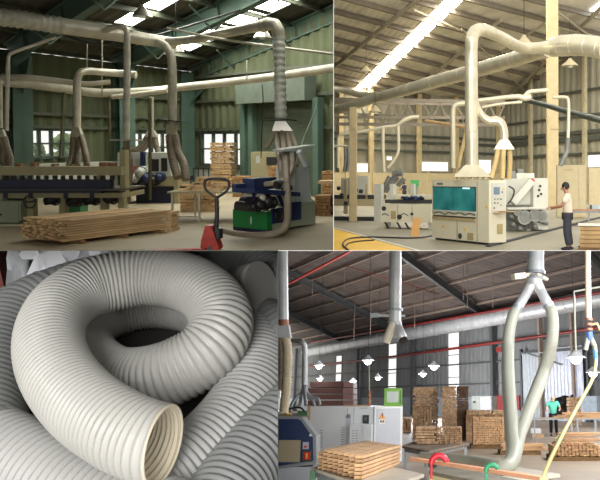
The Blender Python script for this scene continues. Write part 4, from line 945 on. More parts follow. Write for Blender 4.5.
# ---- cabinets at the right
f = Face(B, B.fl(582, 218), V(1, -.1, 0)); t = Th(B, 'electric_cabinet', 'tall beige cabinet with two doors behind the worker', 'cabinet', f.O)
fbox(f, t, 'body', m_beige, 557, 165, 586, 214, 0, .9, zmin=.02); fbox(f, t, 'door', m_beige, 558, 166.5, 578, 214, .03, 0, zmin=.1); fbox(f, t, 'door', m_beige, 579, 166.5, 585.5, 214, .03, 0, zmin=.1)
fbox(f, t, 'vent_slots', mat('tan_vent', (178, 160, 112), .6), 563, 169, 574, 171, .04, 0)
f = Face(B, B.fl(597, 212), V(1, -.1, 0)); t = Th(B, 'electric_cabinet', 'second beige cabinet partly cut by the hall edge beyond the plank stack', 'cabinet', f.O)
fbox(f, t, 'body', m_beige, 589, 168, 612, 205, 0, .9); fbox(f, t, 'leg', m_dark, 590, 205, 592, 212, 0, .1, zmin=0); fbox(f, t, 'leg', m_dark, 606, 205, 608, 212, 0, .1, zmin=0)
fbox(f, t, 'door_edge', m_creamB, 590, 169, 590.5, 204, .02, 0)
f = Face(B, B.fl(597, 209), V(1, 0, 0)); t = Th(B, 'storage_bin', 'pale blue white bin under the second beige cabinet', 'bin', f.O + V(0, -1, 0)); fbox(f, t, 'bin_body', mat('pale_blue_plastic', (206, 220, 226), .4), 589, 197, 606, 209, 1.0, -.2, zmin=0); fbox(f, t, 'rim', m_greyB, 588.5, 196, 606.5, 197.2, 1.03, -.18)
# table of planks and stack behind the worker
f = Face(B, B.fl(590, 226), V(1, -.2, 0)); t = Th(B, 'roller_table', 'low table with planks running behind the worker to the hall edge', 'table', f.O)
fbox(f, t, 'table_top', m_greyB, 566, 211, 612, 213, 0, 1.2)
for x in (569, 588, 604): fbox(f, t, 'leg', m_greyB, x, 213, x + 1.5, 224, 0, .1, zmin=0)
for k in range(5):
    mb = MB().pbox(f.pt(564 + k * 2, 210.8, -.1 - .2 * k), f.ex * 1.25, f.ins * .16, V(0, 0, .035 + .01 * (k % 2))); solo(B, 'plank', mb, mat('reddish_plank', (168, 120, 88), .7, var=.15), 'reddish plank lying on the low table behind the worker', 'plank', 'planks on the low table')
f = Face(B, B.fl(594, 250.5), V(1, -.18, 0)); O = f.O
pl_t = None
for k in range(5):
    z = .08 + k * .115; mb = MB(); x0 = f.sz(580 + U(-.6, .6), 235)[0]
    mb.pbox(f.O + f.ex * x0 + V(0, 0, z), f.ex * 1.2, f.ins * .8, V(0, 0, .1)); solo(B, 'panel', mb, mat('brown_panel_board', (182, 146, 96), .7, var=.15, rnd=.15), 'thick brown panel in the stack at the hall edge beside the worker', 'panel', 'thick panels in the edge stack')
x0 = f.sz(578, 235)[0]; solo(B, 'panel', MB().pbox(f.O + f.ex * x0 + f.n * .05 + V(0, 0, .66), f.ex * 1.3, f.ins * .9, V(0, 0, .03)), m_line, 'pale top sheet covering the stack of brown panels', 'panel')
for k in (.02, .5): solo(B, 'bearer', MB().pbox(f.O + f.ex * x0 + f.ins * k + V(0, 0, 0), f.ex * 1.2, f.ins * .1, V(0, 0, .078)), m_pal, 'timber bearer under the stack of brown panels', 'bearer', 'bearers under the brown panels')
# ---- left machine with blue cloth
f = Face(B, B.fl(400, 229), V(1, -.32, 0)); t = Th(B, 'sanding_machine', 'cream low machine with post and dials beside the ivory planer', 'machine', f.O)
fbox(f, t, 'body', m_mach, 380, 204, 431, 222.5, 0, 1.2); fbox(f, t, 'post', m_machg, 374.5, 184, 381.5, 222, .05, .25); fbox(f, t, 'post', m_machg, 386, 184, 389.5, 205, -.4, .6); fbox(f, t, 'post', m_machg, 406, 184, 409.5, 206, -.5, .7)
for x in (384, 396, 404): mb = MB().beam(f.pt(x, 222, -.1), f.pt(x + 4, 229, -.1), .06, .06); t.part('leg', mb, m_dark, local=False)
fbox(f, t, 'leg', m_machg, 427, 222, 432, 232, -.1, .4, zmin=0); fbox(f, t, 'leg', m_machg, 380, 222, 383, 232, -.6, .9, zmin=0)
fbox(f, t, 'top_rail', m_dark, 382, 200, 430, 203.5, -.3, .8); fbox(f, t, 'top_plate', m_mach, 390, 195, 431, 199, -.5, 1.0)
for x, y, r in ((399.5, 217, .1), (384, 208.5, .09), (412, 214, .06)): t.part('dial', MB().disc(f.pt(x, y, .01), f.n, r, th=.02), m_dark, local=False)
fbox(f, t, 'vent', mat('tan_vent', (178, 160, 112), .6), 391, 211, 396, 219, .01, 0)
for xs_ in ((383, 389), (402, 408)):
    mb = MB().tube([f.pt(xs_[0] - 1, 215, .012), f.pt(xs_[0] + 2, 213.5, .012), f.pt(xs_[1], 215.5, .012)], .018, 5, spline=3); t.part('wave_marking', mb, mat('blue_grey_marking', (70, 96, 104), .5), local=False)
for x in (397.5, 412): fbox(f, t, 'panel_seam', m_greyB, x, 205, x + .4, 222, .008, 0)
# blue cloth: a rumpled sheet
mb = MB(); nx_, ny_ = 16, 8; vs = []
for j in range(ny_ + 1):
    for i in range(nx_ + 1):
        p = f.pt(399 + 21 * i / nx_, 201.5, -.15 - .5 * j / ny_); p.z += .12 + .06 * math.sin(i * .9 + j) * math.cos(j * 1.3) + U(0, .05); vs.append(p)
mb.add(vs, [(j * (nx_ + 1) + i, j * (nx_ + 1) + i + 1, (j + 1) * (nx_ + 1) + i + 1, (j + 1) * (nx_ + 1) + i) for j in range(ny_) for i in range(nx_)], True)
mb.add([v - V(0, 0, .04) for v in vs], [(j * (nx_ + 1) + i, (j + 1) * (nx_ + 1) + i, (j + 1) * (nx_ + 1) + i + 1, j * (nx_ + 1) + i + 1) for j in range(ny_) for i in range(nx_)], True)
solo(B, 'cloth', mb, mat('dark_blue_cloth', (44, 60, 96), .9, var=.2), 'rumpled dark blue cloth lying on the cream low machine', 'cloth')
g = B.fl(415, 236.5); f = Face(B, g, V(1, -.15, 0)); p = [f.pt(410.5, 236, 0), f.pt(418.5, 237, 0), f.pt(420, 218.5, -.25), f.pt(412, 217.5, -.25)]
solo(B, 'leaning_board', MB().prism(p, V(0, .03, 0)), mat('orange_board', (224, 170, 100), .7, var=.06), 'orange tan board leaning against the cream low machine', 'board')
# conveyor machine at the far side
f = Face(B, B.fl(355, 221), V(1, -.22, 0)); t = Th(B, 'conveyor', 'long cream conveyor machine beside the yellow floor behind a column', 'conveyor', f.O)
fbox(f, t, 'beam', m_beige, 330, 199, 377, 206, 0, .9); fbox(f, t, 'belt', m_dark, 334, 195, 381, 199, .0, .9); fbox(f, t, 'guard', m_machg, 348, 176, 364, 195, -.6, .7); fbox(f, t, 'guard', m_machg, 336, 178, 348, 196, -.7, .8)
for x in (349, 375): fbox(f, t, 'leg', m_machg, x, 206, x + 3, 220, 0, .1, zmin=0)
fbox(f, t, 'base_rail', m_dark, 330, 217, 380, 219, -.3, .5, zmin=0); fbox(f, t, 'post', m_beige, 365.5, 184, 367.5, 200, 0, .05); fbox(f, t, 'post', m_beige, 344, 180, 347, 214, .05, .1)
for x, y in ((351, 191), (355, 190), (360, 191), (341, 195), (338, 188), (345, 203)): t.part('roller', MB().cyl(f.pt(x, y, .1), f.pt(x + 3, y + .3, .1), .09, seg=10), m_dark, local=False)
mb = MB()
t3 = Th(B, 'spindle_cluster', 'grey tilted spindle heads above the conveyor end', 'machine', f.pt(380, 185, -1.0))
for a_, b_, r in (((371, 196), (381, 176), .12), ((376, 192), (386, 178), .14), ((384, 174), (394, 172), .16), ((383, 182), (388, 176), .18), ((389, 186), (396, 178), .12)): t3.part('spindle', MB().cyl(f.pt(*a_, -1.5), f.pt(*b_, -1.5), r, seg=12), m_greyB, local=False)
fbox(f, t3, 'support', m_machg, 378, 184, 386, 215, -1.5, 1.8, zmin=0)
# yellow floor, line, black hose
yq = [B.fl(326, 226.5), B.fl(420, 252.5), B.fl(326, 258)]
mb = MB().add([q + V(0, 0, .006) for q in yq], [(0, 1, 2)]); struct(B, 'floor_marking', mb, m_yel)
la, lb = B.fl(326, 226), B.fl(425, 253); nn = V(-(lb - la).y, (lb - la).x, 0).normalized()
mb = MB().add([la + V(0, 0, .009), lb + V(0, 0, .009), lb + nn * .12 + V(0, 0, .009), la + nn * .12 + V(0, 0, .009)], [(0, 1, 2, 3)]); struct(B, 'floor_line', mb, m_line)
pp = [(352, 253), (346, 248), (343, 245), (345, 240.5), (352, 238), (370, 237), (392, 237.5), (410, 238), (425, 237), (434, 235)]
solo(B, 'floor_hose', MB().tube([B.fl(x, y, .03) for x, y in pp], .025, 8, spline=6), m_dark, 'black hose looped on the yellow floor paint', 'hose')
pp = [(345, 247), (349, 243), (360, 241), (374, 240)]
solo(B, 'floor_hose', MB().tube([B.fl(x, y, .03) for x, y in pp], .02, 8, spline=6), m_dark, 'shorter black cable beside the looped hose on the yellow floor', 'hose')
for px, y0, y1 in ((378, 205, 233),): pass
# ---- low wall of cream cabinets along the far wall
f = Face(B, bP + snB * 3, sdir); t = Th(B, 'partition_row', 'low cream partition row below the far left windows'.replace('left ', ''), 'partition', f.O)
fbox(f, t, 'panel_row', m_beige, 500, 173, 334, 190, 0, .3, zmin=0)
for x in (345, 372, 400, 428, 455, 480): fbox(f, t, 'panel_post', m_creamB, x + 1, 172, x, 190, .1, 0, zmin=0)
f = Face(B, B.fl(413, 200), V(1, 0, 0)); t = Th(B, 'green_machine', 'small green machine standing behind the far worker', 'machine', f.O); fbox(f, t, 'body', mat('leaf_green_paint', (60, 150, 80), .5), 410.5, 180, 419, 186, 0, .5); fbox(f, t, 'stand', m_greyB, 412, 186, 418, 200, -.1, .4, zmin=0)
# ---- people
m_skin = mat('skin', (176, 124, 92), .5, var=.04); m_hair = mat('black_hair', (28, 24, 22), .6); m_wshirt = mat('cream_tshirt', (222, 208, 184), .85, var=.05); m_trou = mat('dark_slate_trousers', (58, 58, 64), .85, var=.1); m_shoe = mat('dark_shoes', (36, 32, 30), .6)
g = B.fl(567.5, 250.2); 
J = dict(pel=V(0, 0, .9), chest=V(.0, -.02, 1.24), neck=V(0, .02, 1.42), head=V(-.0, .07, 1.54), look=V(0, 1, -.35),
         shl=V(-.18, 0, 1.34), shr=V(.18, 0, 1.34), ell=V(-.22, .12, 1.1), elr=V(.22, .13, 1.08), wrl=V(-.13, .38, 1.06), wrr=V(.12, .38, 1.02),
         hpl=V(-.1, 0, .84), hpr=V(.1, 0, .84), knl=V(-.11, .03, .47), knr=V(.12, -.02, .47), anl=V(-.12, -.03, .08), anr=V(.13, -.08, .08))
person(B, 'worker in cream T-shirt and dark trousers standing and feeding a board into the white moulder', g, math.radians(78), J, m_wshirt, m_trou, m_skin, m_hair, m_shoe, s=1.1)
g = B.fl(404.5, 203); person(B, 'far worker in dark blue shirt half hidden behind the cream low machine', g, math.radians(60), J, mat('dark_blue_shirt', (50, 62, 90), .8), m_trou, m_skin, m_hair, m_shoe, s=1.05)
mb = MB().cyl(B.fl(564, 212) + V(0, 0, 0), B.fl(564, 212) + V(0, 0, .01), .01)
# ================================================================== BAY C: coils of grey ribbed hose, lower left
C = Hall(-150, 1.2, (None, 250.6, 278.0, None)); HALLS.append(C)
m_hoseC = mat('pale_grey_ribbed_pvc', (190, 188, 182), .42, 0, var=.05, scale=5)
m_hoseC2 = mat('cool_grey_ribbed_pvc', (176, 175, 172), .5, 0, var=.06, scale=5)
m_hoseC3 = mat('smooth_grey_hose', (146, 147, 146), .55, 0, var=.05, scale=3)
m_rim = mat('cream_hose_lining', (214, 204, 182), .5, 0, var=.05)
mb = MB().quad(V(-4, .2, 0), V(2, .2, 0), V(2, 5.2, 0), V(-4, 5.2, 0)); struct(C, 'floor', mb, mat('dark_concrete', (74, 72, 70), .8, var=.15))
yb = 2.7
struct(C, 'wall_back', MB().pbox(V(-4, yb, 0), V(6, 0, 0), V(0, .1, 0), V(0, 0, 3)), mat('soft_grey_wall', (190, 190, 190), .9, var=.1, scale=1.5))
def hoseC(name, label, pts, r, pitch, m, amp=.075, seg=44, lining=False, sub=7):
    """pts (px, py, height above ground)"""
    P3 = [C.fl(x, y, z) for x, y, z in pts]; pp, _ = crom(P3, [r] * len(P3), 40); q = resample(pp, pitch / sub)
    for _i in range(60): q = [q[0]] + [(a + b * 2 + c) / 4 for a, b, c in zip(q, q[1:], q[2:])] + [q[-1]]
    def rf(L, a, r0):
        s_ = .5 + .5 * math.sin(2 * math.pi * L / pitch + a); return r0 * (1 - amp + amp * s_ ** .6 * 1.0)
    mb = MB().tube(q, r, seg, cap=not lining, rfun=rf); t = Th(C, name, label, 'hose', P3[0]); t.part('outer_skin', mb, m, local=False)
    if lining:
        mb = MB().tube(q[:int(.4 / (pitch / sub))], r * .9, seg, cap=False, rfun=lambda L, a, r0: r0 * (1 + .035 * math.sin(2 * math.pi * L / pitch * 1 + a))); t.part('inner_lining', mb, m_rim, local=False, label='cream ribbed lining seen in the open mouth')
        n = (q[1] - q[0]).normalized(); mb = MB().ring(q[0], n, r * .95, r * .045, 48, 8); t.part('cut_rim', mb, m_rim, local=False)
    return t
RH = .071
main = [(163, 445, .238), (149, 442, .239), (120, 430, .24), (82, 404, .235), (56, 370, .235), (49, 338, .24), (59, 310, .243), (83, 291, .243), (115, 281, .242), (150, 277, .24), (185, 282, .235), (211, 298, .228), (222, 322, .212), (212, 346, .19), (188, 365, .165), (153, 378, .138), (115, 378, .1), (88, 358, .08), (84, 332, .075), (108, 312, .07), (150, 302, .07), (190, 306, .065), (222, 322, .06), (234, 345, .055)]
hoseC('ribbed_hose', 'coiled grey ribbed hose with its open cream mouth facing out, topmost of the heap', main, RH, .0125, m_hoseC, lining=True)
hoseC('ribbed_hose', 'ribbed hose lying across the bottom under the open mouth of the coil', [(-60, 424, .09), (-15, 446, .09), (30, 470, .09), (80, 496, .09), (140, 520, .09), (200, 540, .09)], .088, .0165, m_hoseC2)
hoseC('ribbed_hose', 'thick ribbed hose bending round beside the open mouth of the coil', [(196, 300, .08), (232, 322, .08), (254, 352, .08), (252, 388, .08), (232, 424, .08), (196, 462, .08), (150, 500, .08)], .08, .0145, m_hoseC2)
hoseC('ribbed_hose', 'darker ribbed hose piece in the corner beyond the thick bending hose', [(320, 395, .08), (288, 420, .08), (262, 446, .08), (236, 480, .08), (215, 515, .08)], .075, .0165, m_hoseC3)
hoseC('ribbed_hose', 'plain grey hose running behind the coil towards its upper side', [(-50, 350, .12), (-10, 322, .12), (35, 298, .12), (80, 282, .12), (130, 272, .12), (170, 272, .12)], .062, .02, m_hoseC3, amp=.02)
hoseC('ribbed_hose', 'grey hose curving low beside the outer flank of the coil', [(-20, 470, .1), (-14, 400, .1), (-4, 350, .1), (18, 318, .1), (50, 300, .1)], .085, .02, m_hoseC3, amp=.02)
hoseC('ribbed_hose', 'pale hose end standing up just behind the shoulder of the coil', [(225, 300, .12), (245, 292, .16), (262, 288, .18)], .07, .02, m_hoseC, amp=.03)
hoseC('ribbed_hose', 'plain hose running along beyond the shoulder of the coil', [(215, 240, .12), (255, 268, .12), (300, 292, .12), (350, 320, .12)], .07, .02, m_hoseC3, amp=.02)
hoseC('ribbed_hose', 'plain hose between the bending hose and the added divider', [(235, 312, .08), (268, 330, .08), (300, 352, .08), (340, 380, .08)], .075, .02, m_hoseC3, amp=.02)
hoseC('ribbed_hose', 'pale ribbed hose seen deep through the hole of the coil', [(95, 322, .3 - .24), (125, 300, .05), (160, 296, .05), (190, 304, .05)], .06, .0125, m_hoseC)
# crumpled wrap, crate and post in the blurred distance
def sheet(name, label, corners, nx, ny, amp, m, cat):
    a, b, c, d = corners; vs = []
    for j in range(ny + 1):
        for i in range(nx + 1):
            p = a.lerp(b, i / nx).lerp(d.lerp(c, i / nx), j / ny); vs.append(p + V(U(-.3, .3), -abs(math.sin(i * 1.7 + j * 2.3)) * 1.0 - U(0, .8), U(-.4, .4)) * amp)
    fs = [(j * (nx + 1) + i, j * (nx + 1) + i + 1, (j + 1) * (nx + 1) + i + 1, (j + 1) * (nx + 1) + i) for j in range(ny) for i in range(nx)]
    n = len(vs); mb = MB().add(vs + [v + V(0, .02, 0) for v in vs], fs + [tuple(k + n for k in f[::-1]) for f in fs], True); return solo(C, name, mb, m, label, cat)
sheet('plastic_wrap', 'crumpled whitish plastic wrap behind the upper edge of the coil', [C.fl(34, 296, .06), C.fl(140, 288, .06), C.fl(145, 238, .2), C.fl(34, 238, .2)], 14, 6, .045, mat('milky_plastic', (214, 214, 218), .3, var=.06), 'plastic wrap')
sheet('plastic_wrap', 'smooth grey wrapped bundle next to the crumpled wrap', [C.fl(10, 298, .06), C.fl(33, 292, .06), C.fl(33, 238, .2), C.fl(10, 238, .2)], 5, 6, .02, mat('grey_wrap', (150, 152, 154), .6), 'plastic wrap')
p = C.fl(-14, 290, 0); solo(C, 'crate', MB().pbox(p, V(.055, 0, 0), V(0, .12, 0), V(0, 0, .14)), mat('dark_red_brown_crate', (96, 52, 44), .8), 'dark red brown crate edge at the far corner behind the hoses', 'crate')
# ================================================================== HALL D: the tall grey hall with hose drops, lower right
D = Hall(400, 1.7, (278.0, 250.6, None, None)); HALLS.append(D)
m_cladD = mat('blue_grey_sheet', (116, 117, 116), .65, 0, var=.1, scale=.5)
m_roofD = mat('dark_brown_roof', (92, 82, 76), .85, var=.2, scale=.8, stretch=(1, 1, 1))
m_purD = mat('pinkish_purlin', (150, 132, 118), .7, var=.1)
m_rafD = mat('dark_grey_rafter', (72, 74, 74), .6, var=.1)
m_floorD = mat('warm_grey_floor', (174, 156, 136), .55, var=.12, scale=.4, bump=.08, bscale=5)
m_redp = mat('red_water_pipe', (132, 42, 38), .5, var=.1)
m_galvD = mat('cool_galvanised_duct', (196, 198, 198), .4, .25, var=.1, scale=2)
m_hoseD = mat('ivory_suction_hose', (156, 156, 142), .5, var=.04)
m_whD = mat('white_cabinet_enamel', (228, 230, 232), .45, var=.02)
m_grD = mat('pale_grey_enamel', (190, 194, 202), .45, var=.03)
m_blueD = mat('navy_machine_enamel', (32, 52, 96), .4, var=.06)
m_steelD = mat('steel_frame_grey', (150, 154, 156), .45, .3, var=.08)
m_tabD = mat('pale_bench_top', (206, 196, 178), .5, var=.08)
m_endD = mat('sawn_batten', (204, 164, 122), .75, var=.16, scale=2, stretch=(1, 8, 8), rnd=.22)
m_battD = mat('brown_batten', (224, 188, 148), .8, var=.3, scale=9, rnd=.1, c2=(164, 126, 92))
m_rustD = mat('rust_red_crate', (62, 30, 22), .8, var=.2, scale=3)
m_orange = mat('salmon_board', (222, 160, 122), .6, var=.06)
e1D = flat(D.dirn(0, 400)); wP = D.fl(540, 420); gd = -e1D; wN = V(e1D.y, -e1D.x, 0); wN = wN if wN.y < 0 else -wN; wallD = (wP, wN)
def sD(px, py=370): return (D.on(px, py, wallD) - wP).dot(gd)
def zD(px, py): return D.on(px, py, wallD).z
s_l = sD(270); zt = zD(540, 305)
P0 = wP + gd * s_l; off_ = -s_l
mb = MB().quad(V(-25, 8, 0), V(45, 8, 0), V(45, 150, 0), V(-25, 150, 0)); struct(D, 'floor', mb, m_floorD)
def so(px, py=370): return sD(px, py) + off_
wins = [(so(281.5), so(284.5), zD(283, 398), zD(283, 350)), (so(336), so(342), zD(339, 381), zD(339, 356)), (so(388.5), so(397), zD(393, 388), zD(393, 344)), (so(448.5), so(460), zD(454, 400), zD(454, 333))]
struct(D, 'wall_back', corr_wall(P0, gd, wN, so(606), lambda s: zt + .3, .9, .05, wins), m_cladD)
m_strip = glow('frosted_daylight_strip', (236, 242, 255), 1.25)
for k, w_ in enumerate(wins): window(D, 9 + k, P0, gd, wN, w_, 1, 3, m_cladD, glass('clear_strip', (235, 240, 250), .2, .25), .1)
mb = MB()
for py, h in ((366, .14), (385, .14), (351, .1)): mb.beam(P0 + wN * .25 + V(0, 0, zD(440, py)), P0 + wN * .25 + gd * so(606) + V(0, 0, zD(440, py)), .15, h)
struct(D, 'trim_13', mb, m_rafD)
for px in (298, 360, 416, 496, 545, 578):
    struct(D, 'trim_14', MB().pbox(P0 + gd * so(px) + wN * .3, gd * (.5 if px < 500 else .3), wN * .4, V(0, 0, zt - .2)), m_rafD if px < 500 else m_purD)
struct(D, 'baseboard_back', MB().pbox(P0 + wN * .12, gd * so(606), wN * .05, V(0, 0, 2.0)), mat('pale_blue_dado', (146, 152, 156), .6))
# roof plane from the wall top up towards the viewer
rD = D.dirn(792, 547); rD = -rD; upD = e1D.cross(rD).normalized(); upD = upD if upD.z > 0 else -upD
rP = wP + V(0, 0, zt) + wN * .1
roofD = (rP, upD)
print('D roof', rP, rD, zt, 'wall s', so(606))
vD = (rD - e1D * rD.dot(e1D)).normalized(); vD = vD if vD.z > 0 else -vD
def uvD(px, py):
    d = D.on(px, py, roofD) - rP; return d.dot(gd), d.dot(vD)
vtop = max(uvD(x, 246)[1] for x in (280, 440, 606)) + 2; umin = min(uvD(x, y)[0] for x in (270, 606) for y in (246, 300, 340)) - 30; umax = max(uvD(x, y)[0] for x in (270, 606) for y in (246, 300)) + 6
print('D uv', vtop, umin, umax)
mb = MB(); n = int((umax - umin) / .45)
for i in range(n):
    a = rP + gd * (umin + .45 * i); b = a + gd * .45; o1 = upD * (.3 + .06 * (i % 2)); o2 = upD * (.3 + .06 * ((i + 1) % 2)); mb.quad(a - vD * 1 + o1, b - vD * 1 + o2, b + vD * vtop + o2, a + vD * vtop + o1)
struct(D, 'ceiling', mb, m_roofD)
mb = MB(); v0 = .3; v60 = uvD(480, 260)[1]; v77 = uvD(480, 277)[1]; v93 = uvD(480, 293)[1]; print('purl', v60, v77, v93); st = (v60 - v77)
k = 0; v = v77 - st * int(v77 / st)
while v < vtop: mb.beam(rP + gd * umin + vD * v + upD * .12, rP + gd * umax + vD * v + upD * .12, .13, .2, upD); v += st
struct(D, 'trim_15', mb, m_purD)
mb = MB()
for x0, y0, x1, y1 in ((435, 275, 484, 312), (297, 274, 385, 322), (311, 322, 344, 339), (586, 246, 606, 272), (395, 247, 435, 275)):
    if x0 == 395: continue
    a = D.on(x0, y0, roofD); b = D.on(x1, y1, roofD); d = (b - a); 
    p = a - d * ((a - rP).dot(upD.cross(gd)) * 0); u0 = (a - rP).dot(gd)
    q0 = a - d.normalized() * (vtop + 4); v_a = (a - rP).dot(vD); per = d.normalized() / abs(d.normalized().dot(vD)); sgn = 1 if per.dot(vD) > 0 else -1
    lo = a - per * sgn * v_a; hi = a + per * sgn * (vtop - v_a)
    mb.ibeam(lo - upD * .25, hi - upD * .25, .35, .7, upD, .05)
struct(D, 'trim_16', mb, m_rafD)
for k, (a_, b_) in enumerate([((345, 262), (440, 291))]):
    solo(D, 'tie_rod', MB().cyl(D.on(*a_, roofD) - upD * .3, D.on(*b_, roofD) - upD * .3, .035, seg=6), m_redp if k == 0 else m_purD, 'thin tie rod crossing under the roof purlins', 'rod', 'roof tie rods')
for px, y0, y1 in ((372, 262, 335), (345, 262, 290), (313, 276, 300), (492, 262, 308), (467, 260, 308), (415, 285, 330), (355, 300, 340), (463, 265, 300)):
    p = D.on(px, y0, roofD); q = D.at(px, y1, p.y); q.x = p.x; solo(D, 'drop_wire', MB().cyl(p, q, .025, seg=6), m_purD, 'thin wire hanging straight down from the roof', 'wire', 'wires from the roof')
# long duct and red pipes along the back wall
def along(py0, py1, px0, px1, outm, seg=2):
    a = D.on(px0, py0, (wP + wN * outm, wN)); b = D.on(px1, py1, (wP + wN * outm, wN)); return a, b
a, b = along(352.5, 296, 306, 612, 1.6); r = 6.8 / D.ppm(D.on(440, 327, (wP + wN * 1.6, wN)))
t = Th(D, 'wall_duct', 'long galvanised duct running high along the grey wall', 'duct', a); t.part('duct_run', MB().tube([a, b], r, 22), m_galvD, local=False); dr = t.o.children[-1]
Ld = (b - a).length; k = 1.5
while k < Ld: t.part('seam', MB().ring(a.lerp(b, k / Ld), b - a, r, r * .05, 22, 5), m_galvD, local=False, parent=dr); k += 3.0
for px in (349, 430, 490): 
    f_ = (px - 306) / 306; c = D.on(px, 340, (wP + wN * 1.6, wN)); t.part('damper_box', MB().box((-.25, -.25, 0), (.25, .25, .5), M=Matrix.Translation(t.Li @ (D.on(px, 352.5 - (px - 306) * .1846 + 2, (wP + wN * 1.0, wN))))), m_rafD) if px == 349 else None
mb = MB().tube([D.on(x, y, (wP + wN * 2.8, wN)) for x, y in ((311, 342.5), (612, 290.5))], .13, 10); solo(D, 'sprinkler_pipe', mb, m_redp, 'red pipe running just above the long wall duct', 'pipe')
mb = MB().tube([D.on(x, y, (wP + wN * .8, wN)) for x, y in ((308, 366.5), (400, 356), (500, 342), (612, 326))], .13, 10); solo(D, 'sprinkler_pipe', mb, m_redp, 'lower red pipe crossing in front of the narrow light strips', 'pipe')
a = D.on(288, 279, roofD) - upD * .6; b = D.on(346, 247, roofD) - upD * .6
solo(D, 'sprinkler_pipe', MB().tube([a - (b - a) * .3, b + (b - a) * .2], .12, 10), mat('bright_red_pipe', (222, 84, 74), .5), 'bright red pipe close under the roof above the blue machine', 'pipe')
# red fire point items on the wall
for lab, x0, y0, x1, y1, m in (('small red fire sign high on the grey wall beside the hose loop', 498, 347, 503.5, 352, m_redp), ('red fire hose cabinet low on the grey wall behind the hose loop', 499, 395.5, 508, 411, m_redp), ('narrow red cabinet next to the fire hose cabinet', 516, 395.5, 521.5, 410, m_redp)):
    f = Face(D, P0 + wN * .35, gd); mb = MB(); f.box(mb, x0, y0, x1, y1, .25, 0); solo(D, 'fire_cabinet' if y0 > 390 else 'fire_sign', mb, m, lab, 'fire cabinet' if y0 > 390 else 'sign')
f = Face(D, P0 + wN * .45, gd); mb = MB(); f.box(mb, 503, 372, 504, 395, .1, 0); solo(D, 'riser_pipe', mb, m_redp, 'red riser pipe above the fire hose cabinet', 'pipe')
f = Face(D, P0 + wN * .4, gd); t = Th(D, 'wall_cupboard', 'pale double cupboard standing against the wall beside the red cabinets', 'cupboard', f.pt(475, 414))
fbox(f, t, 'body', mat('grey_cream_cupboard', (170, 172, 164), .6), 477, 396, 497, 416, .6, 0, zmin=0); fbox(f, t, 'door', m_grD, 486, 397, 496.5, 415, .65, -.55)
fbox(f, t, 'vent', m_rafD, 478.5, 401, 481, 403, .63, -.55)
# big sliding door of brighter sheet
t = Th(D, 'door_2', 'x', 'd', P0 + gd * so(524)); del t.o['label']; del t.o['category']; t.o['kind'] = 'structure'; f = Face(D, P0 + wN * .32, gd)
fbox(f, t, 'frame', m_rafD, 523, 349, 591, 352, .25, 0); fbox(f, t, 'frame', m_rafD, 522.5, 349, 524, 420, .25, 0, zmin=0); fbox(f, t, 'frame', m_rafD, 589, 345, 591, 420, .25, 0, zmin=0)
P_ = P0 + gd * so(525) + wN * .4; o = t.part('leaf', corr_wall(P_, gd, wN, so(548) - so(525), lambda s: zD(536, 351), .5, .06), mat('bright_grey_sheet', (170, 176, 180), .5, .2, var=.06), local=False)
P_ = P0 + gd * so(549) + wN * .5; o = t.part('leaf', corr_wall(P_, gd, wN, so(588) - so(549), lambda s: zD(570, 347), .5, .06), mat('light_lilac_sheet', (186, 188, 198), .45, .2, var=.08), local=False)
fbox(f, t, 'track', m_steelD, 526, 353, 548, 354, .5, 0)
mb = MB().cyl(D.at(527, 353, 52), D.at(563, 365, 50), .06, seg=8); solo(D, 'slanted_bar', mb, m_steelD, 'slanted pale bar hanging across in front of the sliding door', 'bar')
f = Face(D, P0 + wN * .6, gd); mb = MB(); f.box(mb, 583, 396, 604, 412, .7, 0); solo(D, 'blue_grey_tank', mb, mat('pale_blue_tank', (164, 178, 190), .5), 'pale blue grey bin by the wall at the hall edge', 'bin')
# bay lamps, lit
for px, py, Y, s in ((319, 365.5, 62, 1.5), (320, 378.5, 80, 1.4), (353, 381.5, 80, 1.6), (368, 360.5, 52, 1.5), (378, 377.5, 75, 1.4), (434, 366, 62, 1.7), (423, 374, 76, 1.5), (576, 357.5, 40, 1.6), (593, 372.5, 50, 1.5)):
    c = D.at(px, py, Y); zc = (rP - c).dot(upD) / upD.z
    labs = {319: 'lit bay lamp above the rust red crates', 320: 'lower lit bay lamp just above the rust red crates', 353: 'lit bay lamp beside the rust red crates over the cabinet', 368: 'lit bay lamp high over the middle of the white cabinet', 378: 'lit bay lamp above the green framed panel beside a wall post', 434: 'upper lit bay lamp above the tall batten stacks', 423: 'lower lit bay lamp above the tall batten stacks', 576: 'large lit bay lamp hanging over the green shirted worker', 593: 'lit bay lamp near the yellow hose at the hall edge'}
    bay_and_fill_light(D, c + V(0, 0, -.45), 220 if Y < 51 else 800 if px < 360 else 1900)
    bell_lamp(D, px, py, Y, s * (1.15 if px > 560 else 1.0), labs[px], m_whD, top=min(zc, 12), lit=True)
for px, py, Y, pw in ((660, 290, 7, 230), (660, 280, 12, 380), (650, 290, 19, 260), (640, 262, 24, 1100), (650, 262, 33, 1300)):   # added fill lights out of view past the right edge, without fixtures
    bay_and_fill_light(D, D.at(px, py, Y), pw)
